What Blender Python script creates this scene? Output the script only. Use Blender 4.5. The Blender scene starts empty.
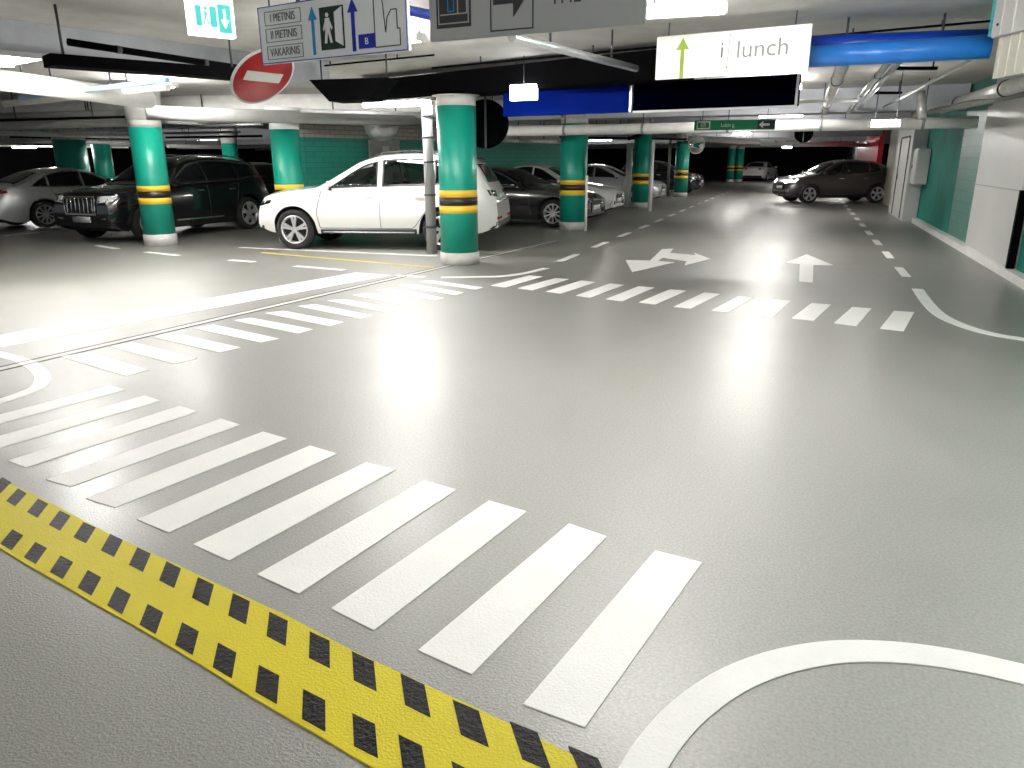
import bpy, bmesh, math, random
from mathutils import Vector, Matrix
from mathutils.bvhtree import BVHTree
random.seed(7)
sc = bpy.context.scene
COL = sc.collection
PI = math.pi

# ------------------------------------------------------------------ camera solved from the lane's vanishing lines
EYE = 1.58
FPX = 740.0
def _solve():
    r = math.radians(-0.25)
    d = Vector(((806-512)/FPX, (159.5-384)/FPX, 1.0)).normalized()
    h = Vector((math.cos(r), math.sin(r), 0))
    up = h.cross(d).normalized()
    if up.y > 0: up = -up
    x = d.cross(up).normalized()
    return x, d, up
_X, _Y, _Z = _solve()
def ray(px, py):
    v = Vector(((px-512)/FPX, (py-384)/FPX, 1.0))
    return Vector((_X.dot(v), _Y.dot(v), _Z.dot(v)))
def P(px, py, z=0.0):
    v = ray(px, py); t = (z-EYE)/v.z
    return Vector((v.x*t, v.y*t, z))
def PX(px, py, X):
    v = ray(px, py); t = X/v.x
    return Vector((X, v.y*t, EYE+v.z*t))
def PD(px, d, z=0.0):
    v = ray(px, 160); h = Vector((v.x, v.y)).normalized()*d
    return Vector((h.x, h.y, z))
cam = bpy.data.objects.new('camera', bpy.data.cameras.new('camera'))
COL.objects.link(cam)
M = Matrix(((_X.x, -_X.y, -_X.z, 0), (_Y.x, -_Y.y, -_Y.z, 0), (_Z.x, -_Z.y, -_Z.z, EYE), (0, 0, 0, 1)))
cam.matrix_world = M
cam.data.sensor_width = 36; cam.data.lens = FPX/1024*36
cam.data.clip_start = .05; cam.data.clip_end = 300
sc.camera = cam

# ------------------------------------------------------------------ materials
def srgb(r, g, b):
    f = lambda c: (c/255/12.92 if c/255 <= .04045 else ((c/255+.055)/1.055)**2.4)
    return (f(r), f(g), f(b), 1)
def mat(name, col, rough=.5, metal=0., noise=0., nscale=6., bump=0., bscale=60., coat=0., emit=0., spec=None, rvar=0.):
    m = bpy.data.materials.new(name); m.use_nodes = True
    nt = m.node_tree; b = nt.nodes['Principled BSDF']
    b.inputs['Base Color'].default_value = col
    b.inputs['Roughness'].default_value = rough; b.inputs['Metallic'].default_value = metal
    if coat: b.inputs['Coat Weight'].default_value = coat; b.inputs['Coat Roughness'].default_value = .04
    if spec is not None: b.inputs['Specular IOR Level'].default_value = spec
    if emit:
        b.inputs['Emission Color'].default_value = col; b.inputs['Emission Strength'].default_value = emit
    tc = nt.nodes.new('ShaderNodeTexCoord')
    if noise or rvar:
        n = nt.nodes.new('ShaderNodeTexNoise'); n.inputs['Scale'].default_value = nscale
        n.inputs['Detail'].default_value = 6; n.inputs['Roughness'].default_value = .6
        nt.links.new(tc.outputs['Object'], n.inputs['Vector'])
        if noise:
            mr = nt.nodes.new('ShaderNodeMapRange'); mr.inputs[1].default_value = .22; mr.inputs[2].default_value = .75
            mr.inputs[3].default_value = 1-noise; mr.inputs[4].default_value = 1+noise
            nt.links.new(n.outputs['Fac'], mr.inputs[0])
            mx = nt.nodes.new('ShaderNodeMix'); mx.data_type = 'RGBA'; mx.blend_type = 'MULTIPLY'
            mx.inputs['Factor'].default_value = 1; mx.inputs['A'].default_value = col
            nt.links.new(mr.outputs[0], mx.inputs['B']); nt.links.new(mx.outputs['Result'], b.inputs['Base Color'])
        if rvar:
            m2 = nt.nodes.new('ShaderNodeMapRange'); m2.inputs[1].default_value = .3; m2.inputs[2].default_value = .7
            m2.inputs[3].default_value = rough-rvar; m2.inputs[4].default_value = rough+rvar
            nt.links.new(n.outputs['Fac'], m2.inputs[0]); nt.links.new(m2.outputs[0], b.inputs['Roughness'])
    if bump:
        n2 = nt.nodes.new('ShaderNodeTexNoise'); n2.inputs['Scale'].default_value = bscale; n2.inputs['Detail'].default_value = 3
        nt.links.new(tc.outputs['Object'], n2.inputs['Vector'])
        bp = nt.nodes.new('ShaderNodeBump'); bp.inputs['Strength'].default_value = bump; bp.inputs['Distance'].default_value = .01
        nt.links.new(n2.outputs['Fac'], bp.inputs['Height']); nt.links.new(bp.outputs['Normal'], b.inputs['Normal'])
    return m
def brick_mat(name, col, mortar, bw, bh, rough=.5, axis='XZ'):
    m = mat(name, col, rough)
    nt = m.node_tree; b = nt.nodes['Principled BSDF']; tc = nt.nodes.new('ShaderNodeTexCoord')
    br = nt.nodes.new('ShaderNodeTexBrick'); br.inputs['Color1'].default_value = col
    br.inputs['Color2'].default_value = tuple(c*.88 for c in col[:3])+(1,); br.inputs['Mortar'].default_value = mortar
    br.inputs['Scale'].default_value = 1; br.inputs['Brick Width'].default_value = bw; br.inputs['Row Height'].default_value = bh
    br.inputs['Mortar Size'].default_value = .008
    sp = nt.nodes.new('ShaderNodeSeparateXYZ'); cb = nt.nodes.new('ShaderNodeCombineXYZ')
    nt.links.new(tc.outputs['Object'], sp.inputs[0])
    nt.links.new(sp.outputs[axis[0]], cb.inputs['X']); nt.links.new(sp.outputs[axis[1]], cb.inputs['Y'])
    nt.links.new(cb.outputs[0], br.inputs['Vector']); nt.links.new(br.outputs['Color'], b.inputs['Base Color'])
    bp = nt.nodes.new('ShaderNodeBump'); bp.inputs['Strength'].default_value = .5; bp.inputs['Distance'].default_value = .01; bp.invert = True
    nt.links.new(br.outputs['Fac'], bp.inputs['Height']); nt.links.new(bp.outputs['Normal'], b.inputs['Normal'])
    return m
def glass_mat(name, tint, trans):
    m = bpy.data.materials.new(name); m.use_nodes = True; nt = m.node_tree
    for n in list(nt.nodes): nt.nodes.remove(n)
    o = nt.nodes.new('ShaderNodeOutputMaterial'); mx = nt.nodes.new('ShaderNodeMixShader')
    t = nt.nodes.new('ShaderNodeBsdfTransparent'); t.inputs[0].default_value = tint
    g = nt.nodes.new('ShaderNodeBsdfGlossy'); g.inputs['Roughness'].default_value = .02; g.inputs[0].default_value = (.8, .85, .9, 1)
    lw = nt.nodes.new('ShaderNodeFresnel'); lw.inputs[0].default_value = 1.5
    nt.links.new(lw.outputs[0], mx.inputs[0]); nt.links.new(t.outputs[0], mx.inputs[1]); nt.links.new(g.outputs[0], mx.inputs[2])
    nt.links.new(mx.outputs[0], o.inputs[0]); return m
m_floor = mat('resin_floor', (.165, .163, .146, 1), .50, noise=.10, nscale=1.3, bump=.45, bscale=110, rvar=.06, spec=1.)
def grain(m, sc_, amt):
    nt = m.node_tree; b = nt.nodes['Principled BSDF']; src = b.inputs['Base Color'].links[0].from_socket
    tc = nt.nodes.new('ShaderNodeTexCoord'); n = nt.nodes.new('ShaderNodeTexNoise'); n.inputs['Scale'].default_value = sc_; n.inputs['Detail'].default_value = 4
    nt.links.new(tc.outputs['Object'], n.inputs['Vector'])
    mr = nt.nodes.new('ShaderNodeMapRange'); mr.inputs[1].default_value = .3; mr.inputs[2].default_value = .7; mr.inputs[3].default_value = 1-amt; mr.inputs[4].default_value = 1+amt
    nt.links.new(n.outputs['Fac'], mr.inputs[0]); mx = nt.nodes.new('ShaderNodeMix'); mx.data_type = 'RGBA'; mx.blend_type = 'MULTIPLY'; mx.inputs['Factor'].default_value = 1
    nt.links.new(src, mx.inputs['A']); nt.links.new(mr.outputs[0], mx.inputs['B']); nt.links.new(mx.outputs['Result'], b.inputs['Base Color'])
grain(m_floor, 85, .28)
m_floor.node_tree.nodes['Principled BSDF'].inputs['IOR'].default_value = 1.6
m_floor.node_tree.nodes['Principled BSDF'].inputs['Coat Weight'].default_value = .35
m_floor.node_tree.nodes['Principled BSDF'].inputs['Coat Roughness'].default_value = .30
m_white_line = mat('white_road_paint', (.78, .77, .75, 1), .45, noise=.06, nscale=3, bump=.4, bscale=110)
m_yellow_line = mat('yellow_road_paint', (.60, .50, .002, 1), .5, noise=.06, nscale=3, bump=.4, bscale=120, spec=.3)
m_black_line = mat('black_road_paint', (.004, .0035, .004, 1), .42, bump=.6, bscale=70, spec=.12)
m_joint = mat('joint_groove', (.07, .07, .065, 1), .7)
m_joint2 = mat('joint_metal', (.45, .45, .43, 1), .4)
m_conc = mat('ceiling_concrete', (.50, .485, .46, 1), .75, noise=.18, nscale=2.2, bump=.2, bscale=20)
m_beam = mat('beam_concrete', (.36, .37, .40, 1), .75, noise=.2, nscale=2.5, bump=.2, bscale=20)
m_black = mat('matt_black', (.0015, .0015, .002, 1), .8, spec=.03)
m_darkwall = mat('shaded_wall_tone', (.012, .013, .014, 1), .8, noise=.3, nscale=.7, spec=.2)  # darkness of the far bays and lane end put into the wall colour
m_green = mat('green_column_paint', srgb(10, 140, 120), .38, noise=.06, nscale=3)
m_greenwall = mat('green_wall_paint', (.008, .20, .155, 1), .7, spec=.15, noise=.5, nscale=.9)
m_gbrick = brick_mat('green_brick_paint', (.03, .33, .25, 1), (.02, .2, .15, 1), .5, .12, .5, 'XZ')
m_gbrick_r = brick_mat('green_block_paint', (.05, .22, .175, 1), (.03, .14, .11, 1), .55, .2, .4, 'YZ')
m_wbrick = brick_mat('cream_brick', (.62, .57, .50, 1), (.3, .27, .24, 1), .30, .1, .6, 'XZ')
m_cyel = mat('band_yellow', (.80, .50, .03, 1), .4)
m_cblk = mat('band_black', (.012, .010, .010, 1), .4)
m_cgrey = mat('column_grey', (.48, .47, .45, 1), .6, noise=.2, nscale=6)
m_white = mat('white_enamel', (.82, .82, .80, 1), .4)
m_wallw = mat('offwhite_wall', (.66, .64, .56, 1), .55, noise=.1, nscale=1.5)
m_panel = mat('pale_grey_sheet', (.60, .60, .58, 1), .38, noise=.05, nscale=1.2)
m_grey = mat('grey_sheet', (.33, .34, .35, 1), .4, noise=.06)
m_sign = mat('sign_white', (.84, .87, .90, 1), .35)
m_signgrey = mat('sign_grey', (.40, .41, .42, 1), .35)
m_signw = mat('sign_ivory', (.80, .80, .76, 1), .4)
m_red = mat('sign_red', (.42, .008, .012, 1), .35)
m_blue = mat('blue_duct_paint', (.002, .04, .40, 1), .35, noise=.15, nscale=4)
m_blue2 = mat('light_blue_paint', (.02, .17, .58, 1), .3, noise=.15, nscale=4)
m_navy = mat('navy_panel', (.0, .008, .13, 1), .6, spec=.02)
m_navy_shade = mat('shaded_navy_panel', (.0004, .0004, .004, 1), .6, spec=.0)  # navy panel with its unlit look put into the base colour
m_arrow = mat('arrow_blue', (.02, .28, .62, 1), .4)
m_arrow2 = mat('arrow_indigo', (.012, .03, .42, 1), .4)
m_pict = mat('pictogram_dark', (.008, .035, .02, 1), .4)
m_ink = mat('sign_ink', (.035, .035, .04, 1), .5)
m_inkgrey = mat('sign_grey_ink', (.16, .16, .155, 1), .5)
m_lime = mat('lime_arrow', (.20, .29, .025, 1), .5)
m_galv = mat('galvanised_pipe', (.72, .73, .74, 1), .28, .7, noise=.12, nscale=8)
m_pipew = mat('white_pipe_wrap', (.80, .79, .76, 1), .45, noise=.12, nscale=5, bump=.2, bscale=12)
m_pipeg = mat('grey_pipe', (.26, .26, .255, 1), .5, noise=.1)
m_foil = mat('foil_wrap', (.75, .74, .72, 1), .3, .6, noise=.2, nscale=9, bump=.6, bscale=14)
m_brownp = mat('rust_pipe', (.22, .12, .08, 1), .6, noise=.2)
m_exitg = mat('exit_green', (.01, .26, .10, 1), .4)
m_exitl = mat('exit_sign_lit', (.95, .97, .95, 1), .4, emit=1.6)
m_boxl = mat('lit_box', (.95, .97, 1, 1), .4, emit=9)
m_exitc = mat('exit_cyan', (.10, .62, .58, 1), .4, emit=.55)
m_exitd = mat('exit_green_lit', (.02, .42, .18, 1), .4, emit=.35)
m_mirror = mat('mirror_glass', (.85, .85, .85, 1), .06, 1)
m_redwall = mat('red_banner', (.55, .02, .04, 1), .5)
def lampm(name, s, col=(1, .97, .93, 1)):
    m = mat(name, col, .5, emit=s); return m
LAMP = 150.0
m_lamp = lampm('lamp_diffuser', LAMP)
m_lamp3 = lampm('lamp_diffuser_small', 40)
m_lamp2 = lampm('lamp_diffuser_far', LAMP*1.2)
# car materials
def paint(n, c, rough=.25, metal=0.): return mat(n, c, rough, metal, coat=1.)
p_white = paint('white_car_paint', (.80, .79, .77, 1))
p_black = paint('black_car_paint', (.005, .005, .006, 1), .2)
p_silver = paint('silver_car_paint', (.62, .63, .64, 1), .3, .4)
p_brown = paint('grey_brown_car_paint', (.055, .045, .043, 1), .3, .3)
m_tyre = mat('tyre_rubber', (.010, .010, .010, 1), .8)
m_rim = mat('alloy_rim', (.62, .62, .63, 1), .3, .7)
m_rimd = mat('wheel_well_dark', (.008, .008, .008, 1), .8)
m_trim = mat('black_plastic_trim', (.012, .012, .012, 1), .55)
m_seam = mat('door_gap', (.06, .06, .06, 1), .8)
m_chrome = mat('chrome', (.8, .8, .8, 1), .12, 1)
m_glassd = mat('dark_car_glass', (.006, .007, .008, 1), .06)
m_glass = glass_mat('clear_car_glass', (.62, .68, .66, 1), .6)
m_lens = mat('headlight_lens', (.75, .77, .8, 1), .1)
m_headon = mat('headlight_on', (1, .98, .95, 1), .3, emit=30)
m_tail = mat('tail_lens', (.35, .006, .012, 1), .15)
m_plate = mat('number_plate', (.75, .76, .76, 1), .4)
m_seat = mat('car_seat', (.03, .028, .027, 1), .7)

# ------------------------------------------------------------------ helpers
class MB:
    def __init__(s): s.v = []; s.f = []; s.m = []; s.sm = []
    def add(s, vs, fs, mi=0, smooth=False):
        n = len(s.v); s.v += [tuple(v) for v in vs]
        for f in fs: s.f.append([i+n for i in f]); s.m.append(mi); s.sm.append(smooth)
    def box(s, c, d, rz=0, mi=0, bev=0):
        x, y, z = d[0]/2, d[1]/2, d[2]/2; ca, sa = math.cos(rz), math.sin(rz)
        if bev:
            b = min(bev, x*.9, y*.9, z*.9); bm = bmesh.new(); bmesh.ops.create_cube(bm, size=1)
            bmesh.ops.scale(bm, vec=(2*x, 2*y, 2*z), verts=bm.verts)
            bmesh.ops.bevel(bm, geom=bm.edges[:], offset=b, segments=2, affect='EDGES')
            vs = [v.co.copy() for v in bm.verts]; bm.verts.index_update(); fs = [[v.index for v in f.verts] for f in bm.faces]; bm.free()
        else:
            vs = [Vector((i*x, j*y, k*z)) for i in (-1, 1) for j in (-1, 1) for k in (-1, 1)]
            fs = [[0, 1, 3, 2], [4, 6, 7, 5], [0, 4, 5, 1], [2, 3, 7, 6], [0, 2, 6, 4], [1, 5, 7, 3]]
        s.add([(c[0]+v[0]*ca-v[1]*sa, c[1]+v[0]*sa+v[1]*ca, c[2]+v[2]) for v in vs], fs, mi)
        return s
    def cyl(s, p0, p1, r, n=16, r2=None, mi=0, caps=True):
        p0 = Vector(p0); p1 = Vector(p1); r2 = r if r2 is None else r2
        d = (p1-p0).normalized(); a = d.orthogonal().normalized(); b = d.cross(a)
        vs = []
        for p, rr in ((p0, r), (p1, r2)):
            for i in range(n): t = 2*PI*i/n; vs.append(p+a*rr*math.cos(t)+b*rr*math.sin(t))
        s.add(vs, [[i, (i+1) % n, n+(i+1) % n, n+i] for i in range(n)], mi, True)
        if caps: s.add(vs[:n], [list(range(n))[::-1]], mi); s.add(vs[n:], [list(range(n))], mi)
        return s
    def tube(s, pts, r, n=10, mi=0):
        for a, b in zip(pts[:-1], pts[1:]): s.cyl(a, b, r, n, mi=mi)
        return s
    def lathe(s, prof, n=32, mi=0, axis='Z', c=(0, 0, 0)):
        vs = []
        for r, h in prof:
            for i in range(n):
                t = 2*PI*i/n; x, y = r*math.cos(t), r*math.sin(t)
                vs.append((x+c[0], y+c[1], h+c[2]) if axis == 'Z' else (x+c[0], h+c[1], y+c[2]))
        k = len(prof)
        s.add(vs, [[j*n+i, j*n+(i+1) % n, (j+1)*n+(i+1) % n, (j+1)*n+i] for j in range(k-1) for i in range(n)], mi, True)
        return s
    def prism(s, pts, dv, mi=0):            # polygon of 3-D points, extruded by dv
        n = len(pts); dv = Vector(dv); pts = [Vector(p) for p in pts]
        vs = pts+[p+dv for p in pts]
        s.add(vs, [list(range(n)), list(range(n, 2*n))[::-1]]+[[i, i+n, (i+1) % n+n, (i+1) % n] for i in range(n)], mi)
        return s
    def build(s, name, mats, parent=None, loc=None):
        me = bpy.data.meshes.new(name); me.from_pydata(s.v, [], s.f)
        for m in (mats if isinstance(mats, (list, tuple)) else [mats]): me.materials.append(m)
        for i, p in enumerate(me.polygons): p.material_index = s.m[i]; p.use_smooth = s.sm[i]
        bm = bmesh.new(); bm.from_mesh(me)
        bmesh.ops.remove_doubles(bm, verts=bm.verts, dist=1e-5); bmesh.ops.recalc_face_normals(bm, faces=bm.faces); bm.to_mesh(me); bm.free()
        return link(name, me, parent, loc)
def link(name, me, parent=None, loc=None):
    o = bpy.data.objects.new(name, me); COL.objects.link(o)
    if parent: o.parent = parent
    if loc is not None: o.location = loc
    return o
def tag(o, label=None, cat=None, group=None, kind=None):
    if label: o['label'] = label
    if cat: o['category'] = cat
    if group: o['group'] = group
    if kind: o['kind'] = kind
    return o
def thing(name, label, cat, loc=(0, 0, 0), rz=0, group=None):
    o = bpy.data.objects.new(name, None); o.empty_display_size = .2; COL.objects.link(o)
    o.location = loc; o.rotation_euler = (0, 0, rz)
    return tag(o, label, cat, group)
def text_mesh(txt, size, depth=.002, align='CENTER'):
    c = bpy.data.curves.new('lettering', 'FONT'); c.body = txt; c.size = size; c.extrude = depth
    c.align_x = align; c.align_y = 'CENTER'
    o = bpy.data.objects.new('lettering', c); COL.objects.link(o)
    me = bpy.data.meshes.new_from_object(o.evaluated_get(bpy.context.evaluated_depsgraph_get()))
    bpy.data.objects.remove(o); bpy.data.curves.remove(c)
    return me
def smooth_poly(pts, n=6):
    out = []
    for i in range(len(pts)-1):
        p0 = pts[max(i-1, 0)]; p1 = pts[i]; p2 = pts[i+1]; p3 = pts[min(i+2, len(pts)-1)]
        for k in range(n):
            t = k/n
            out.append(.5*((2*p1)+(p2-p0)*t+(2*p0-5*p1+4*p2-p3)*t*t+(3*p1-p0-3*p2+p3)*t**3))
    out.append(pts[-1]); return out
CE = 2.95
# ------------------------------------------------------------------ the shell
def struct(o): o['kind'] = 'structure'; return o
struct(MB().box((-19, 34, -.1), (62, 92, .2)).build('floor', m_floor))
struct(MB().box((-19, 36, CE+.1), (62, 88, .2)).build('ceiling', m_conc))
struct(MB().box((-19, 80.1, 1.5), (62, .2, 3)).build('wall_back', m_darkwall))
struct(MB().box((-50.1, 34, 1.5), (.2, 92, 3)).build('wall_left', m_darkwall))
WX = 2.85
w = MB(); w.box((WX+.1, 13.5, 1.475), (.2, 3.0, 2.95)); 
struct(MB().box((WX+.1, 5.6, 1.475), (.2, 12.8, 2.95)).build('wall_right_near', m_greenwall))
struct(MB().box((WX+.1, 13.65, 1.475), (.2, 3.3, 2.95)).build('wall_right_panel', m_panel))
struct(MB().box((WX+.1, 16.4, 1.475), (.2, 2.2, 2.95)).build('wall_right_block', m_gbrick_r))
struct(MB().box((WX+.1, 20.75, 1.475), (.2, 6.5, 2.95)).build('wall_right_green', m_greenwall))
struct(MB().box((WX+.1, 28, 1.475), (.2, 8, 2.95)).build('wall_right_pale', m_wallw))
struct(MB().box((WX+.2, 45, 1.475), (.2, 14, 2.95)).build('wall_right_red', m_redwall))
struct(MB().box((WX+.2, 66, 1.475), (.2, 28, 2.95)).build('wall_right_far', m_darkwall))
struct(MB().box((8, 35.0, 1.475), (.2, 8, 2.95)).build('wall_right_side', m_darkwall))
kb = MB(); kb.box((WX-.06, 11.0, .06), (.14, 22.0, .12)); struct(kb.build('baseboard_right', m_pipew))
# big sheet doors on the right wall
d1 = struct(MB().box((WX-.045, 13.7, 1.27), (.05, 3.1, 2.3), bev=.01).build('door_1', m_panel))
sm = MB(); sm.box((WX-.074, 13.7, 1.16), (.012, 3.1, .015)); sm.build('seam', m_grey, d1)
sm = MB(); sm.box((WX-.06, 12.08, .62), (.09, .09, 1.1)); sm.build('door_edge', m_black, d1)
d2 = struct(MB().box((WX-.17, 24.0, 1.2), (.34, 3.6, 2.4), bev=.02).build('door_2', m_panel))
fr = MB(); fr.box((WX-.345, 24.75, 1.1), (.03, .05, 2.1)); fr.box((WX-.345, 22.8, 1.1), (.03, .03, 2.1)); fr.box((WX-.345, 23.8, 2.15), (.03, 1.9, .05)); fr.build('door_frame', m_ink, d2)
MB().box((WX-.36, 24.6, 1.1), (.03, .04, .16)).build('door_handle', m_ink, d2)
# wall behind the white car : green brick below, cream brick above
A = P(303, 137, 2.12); B = P(492, 142, 2.12); dAB = (B-A).normalized(); ang = math.atan2(dAB.y, dAB.x)
wl = (B-A).length
def walled(name, m, z0, z1, ext0, ext1, off=0.):
    c = A+dAB*((wl+ext1-ext0)/2); 
    o = MB().box((0, .1+off, (z0+z1)/2), (wl+ext0+ext1, .2, z1-z0)).build(name, m); o.location = (c.x, c.y, 0); o.rotation_euler.z = ang
    return struct(o)
walled('wall_bay', m_gbrick, 0, 2.12, 0.0, 5.2)
walled('wall_bay_upper', m_wbrick, 2.12, CE, .0, 5.2)
rv = ray(384, 150); tt = (A.x*dAB.y-A.y*dAB.x)/(rv.x*dAB.y-rv.y*dAB.x)
t0 = (Vector((rv.x*tt, rv.y*tt, 0))-A).dot(dAB)
q = A+dAB*t0
o = MB().box((0, -.02, 1.05), (1.05, .05, 2.1), bev=.01).build('door_3', m_cgrey); o.location = (q.x, q.y, 0); o.rotation_euler.z = ang; struct(o)
o2 = MB().box((0.02, -.05, 1.86), (.24, .006, .17)).build('notice', m_white, o)

# ------------------------------------------------------------------ floor markings
LZ = .004
def flat(mb, pts, z=LZ, mi=0):
    pts = [Vector((p.x, p.y, 0)) for p in pts]
    mb.prism(pts, (0, 0, z), mi)
def quad_px(mb, pts, mi=0, z=LZ): flat(mb, [P(*p) for p in pts], z, mi)
def path_flat(mb, pts, w, z=LZ, mi=0):
    n = len(pts); L = []; R = []
    for i, p in enumerate(pts):
        d = (pts[min(i+1, n-1)]-pts[max(i-1, 0)]); d.z = 0; d.normalize(); s = Vector((-d.y, d.x, 0))
        ww = w[i] if isinstance(w, list) else w
        L.append(p+s*ww/2); R.append(p-s*ww/2)
    for i in range(n-1): flat(mb, [L[i], L[i+1], R[i+1], R[i]], z, mi)
def zpx(lst, s, ox, oy): return [(a/s+ox, b/s+oy) for a, b in lst]
def crossing(label, quads):
    t = thing('zebra_crossing', label, 'crosswalk', P(*quads[len(quads)//2][0]))
    for qd in quads:
        mb = MB(); flat(mb, [P(*p)-Vector(t.location) for p in qd]); mb.build('stripe', m_white_line, t)
near = [[(523,705),(585,728),(702,563),(655,551)],[(418,651),(472,675),(607,537),(569,524)],[(331,609),(374,631),(527,512),(489,501)],[(257,575),(299,594),(457,490),(424,481)],[(193,545),(229,561),(396,470),(366,463)],[(137,520),(169,533),(337,454),(310,446)],[(86,499),(115,508),(287,439),(263,432)],[(46,480),(71,487),(240,425),(221,419)],[(8,461),(26,468),(198,412),(180,406)],[(-28,444),(-12,452),(161,401),(144,396)],[(-58,430),(-45,436),(126,390),(110,386)]]
crossing('wide white zebra crossing nearest the viewer beside the yellow and black strip', near)
lf = [zpx(q, 2.953, 0, 240) for q in ([(180,345),(265,332),(440,385),(372,403)],[(325,315),(392,302),(582,350),(515,367)],[(455,288),(520,277),(712,318),(648,333)],[(575,262),(632,251),(825,292),(770,304)])]
lf += [[(234,320.6),(250.6,318),(313,329.5),(298,333.8)]]
lf += [zpx(q, 3.303, 250, 230) for q in ([(50,275),(110,268),(310,305),(262,318)],[(160,252),(215,246),(405,283),(365,293)],[(255,233),(315,230),(495,263),(450,272)],[(340,215),(395,210),(570,242),(530,250)],[(418,198),(470,195),(640,225),(610,232)],[(490,183),(540,180),(705,207),(680,215)],[(560,170),(600,167),(770,190),(745,197)])]
crossing('white zebra crossing on the left running along the floor joint towards the nearest green column', lf)
fr_ = [zpx(q, 3.657, 480, 220) for q in ([(40,240),(180,203),(228,208),(92,247)],[(138,250),(278,213),(325,217),(190,258)],[(240,262),(370,222),(422,228),(295,270)],[(350,277),(475,233),(528,238),(402,285)],[(460,290),(580,243),(637,248),(520,298)],[(580,302),(695,254),(755,260),(640,310)],[(708,318),(820,266),(878,271),(770,325)],[(845,332),(945,279),(1003,284),(905,339)])]
fr_ += [zpx(q, 3.606, 740, 230) for q in ([(37,304),(115,250),(187,255),(115,318)],[(185,320),(258,264),(328,270),(265,329)],[(338,337),(405,278),(474,284),(420,347)],[(505,356),(555,292),(628,297),(590,366)])]
crossing('white zebra crossing farther off, across the mouth of the straight lane below the floor arrows', fr_)
def marking(name, label, cat, mb, m=m_white_line): return tag(mb.build(name, m), label, cat)
mb = MB(); quad_px(mb, [(-60,346),(356,272.7),(391,275.4),(-60,358.5)]); marking('stop_line', 'thick straight white line on the left floor beyond the joint', 'road marking', mb)
mb = MB(); quad_px(mb, zpx([(240,88),(165,118),(215,124),(213,187),(262,190),(265,127),(338,128)], 3.606, 740, 230))
marking('lane_arrow', 'white floor arrow pointing straight ahead in the right lane', 'road marking', mb)
mb = MB(); quad_px(mb, zpx([(665,107),(707,105),(694,121),(788,129),(783,120),(843,143),(748,166),(756,151),(668,138),(652,151),(712,155),(557,191),(532,147),(622,149)], 3.657, 480, 220))
marking('turn_arrow', 'white two headed floor arrow branching to the side in the left lane', 'road marking', mb)
mb = MB(); pts = smooth_poly([P(*p) for p in zpx([(640,213),(672,258),(710,298),(760,328),(840,358),(930,380),(1024,395),(1180,420)], 3.606, 740, 230)]); path_flat(mb, pts, .13)
marking('curved_line', 'curved white line bending right towards the pale sheet wall', 'road marking', mb)
mb = MB(); pts = smooth_poly([P(*p) for p in ((635,783),(650,757),(672,728),(700,702),(738,678),(785,661),(840,652),(900,653),(960,661),(1024,675),(1110,697),(1300,765))]); path_flat(mb, pts, [.115+.0*i for i in range(len(pts))])
marking('kerb_line', 'broad curved white line in the lower right foreground', 'road marking', mb)
mb = MB(); pts = smooth_poly([P(*p) for p in zpx([(0,208),(60,207),(110,203),(180,192),(243,176)], 3.657, 480, 220)]); pts = [P(441,277.5)]+pts; path_flat(mb, pts, .12)
marking('corner_line', 'thin curved white line on the floor just right of the nearest green column', 'road marking', mb)
mb = MB(); pts = smooth_poly([P(*p) for p in ((-6,353),(10,357),(26,362),(38,370),(43,378),(38,387),(25,393),(8,399),(-12,405))]); path_flat(mb, pts, .11)
marking('hook_line', 'worn white hooked line on the floor at the left edge crossing the joint', 'road marking', mb)
for X_, lab in ((-3.6, 'dashed white line along the left side of the straight lane'), (1.48, 'dashed white line along the right side of the straight lane')):
    t = thing('dashed_line', lab, 'road marking', (X_, 12, 0))
    for k in range(15):
        mb = MB(); y0 = 11.65+k*2.16-12
        flat(mb, [Vector((-.06, y0, 0)), Vector((.06, y0, 0)), Vector((.06, y0+1.0, 0)), Vector((-.06, y0+1.0, 0))]); mb.build('dash', m_white_line, t)
def thin(name, label, a, b, w, m=m_white_line):
    mb = MB(); path_flat(mb, [P(*a), P(*b)], w); marking(name, label, 'road marking', mb, m)
t = thing('bay_dashes', 'short white dashes in a row on the floor in front of the parked cars', 'road marking', P(240, 261))
for a, b in (((97,245.5),(117,249)), ((146,252),(178,255.6)), ((230,260),(254,262)), ((295,266),(344,270.2)), ((397,275.5),(424,277))):
    mb = MB(); path_flat(mb, [P(*a)-Vector(t.location), P(*b)-Vector(t.location)], .12); mb.build('dash', m_white_line, t)
thin('bay_line', 'thin white bay line beside the white car', (240,247.5), (437,256), .1)
thin('bay_line', 'thin pale yellow line running in front of the white car to the nearest column', (262,252.5), (434,267.5), .07, m_yellow_line)
thin('bay_line', 'thin white bay line behind the black car on the far left', (4,236), (130,222), .1)
# floor joint
ja = P(-60, 383); jb = P(556, 241)
jd = (jb-ja).normalized(); jn = Vector((-jd.y, jd.x, 0))
mb = MB()
for off, w_, mi in ((-.06, .02, 0), (.0, .09, 1), (.06, .02, 0)):
    path_flat(mb, [ja+jn*off, jb+jn*off], w_, .003 if mi else .005, mi)
struct(mb.build('trim_1', [m_joint, m_joint2]))
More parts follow.
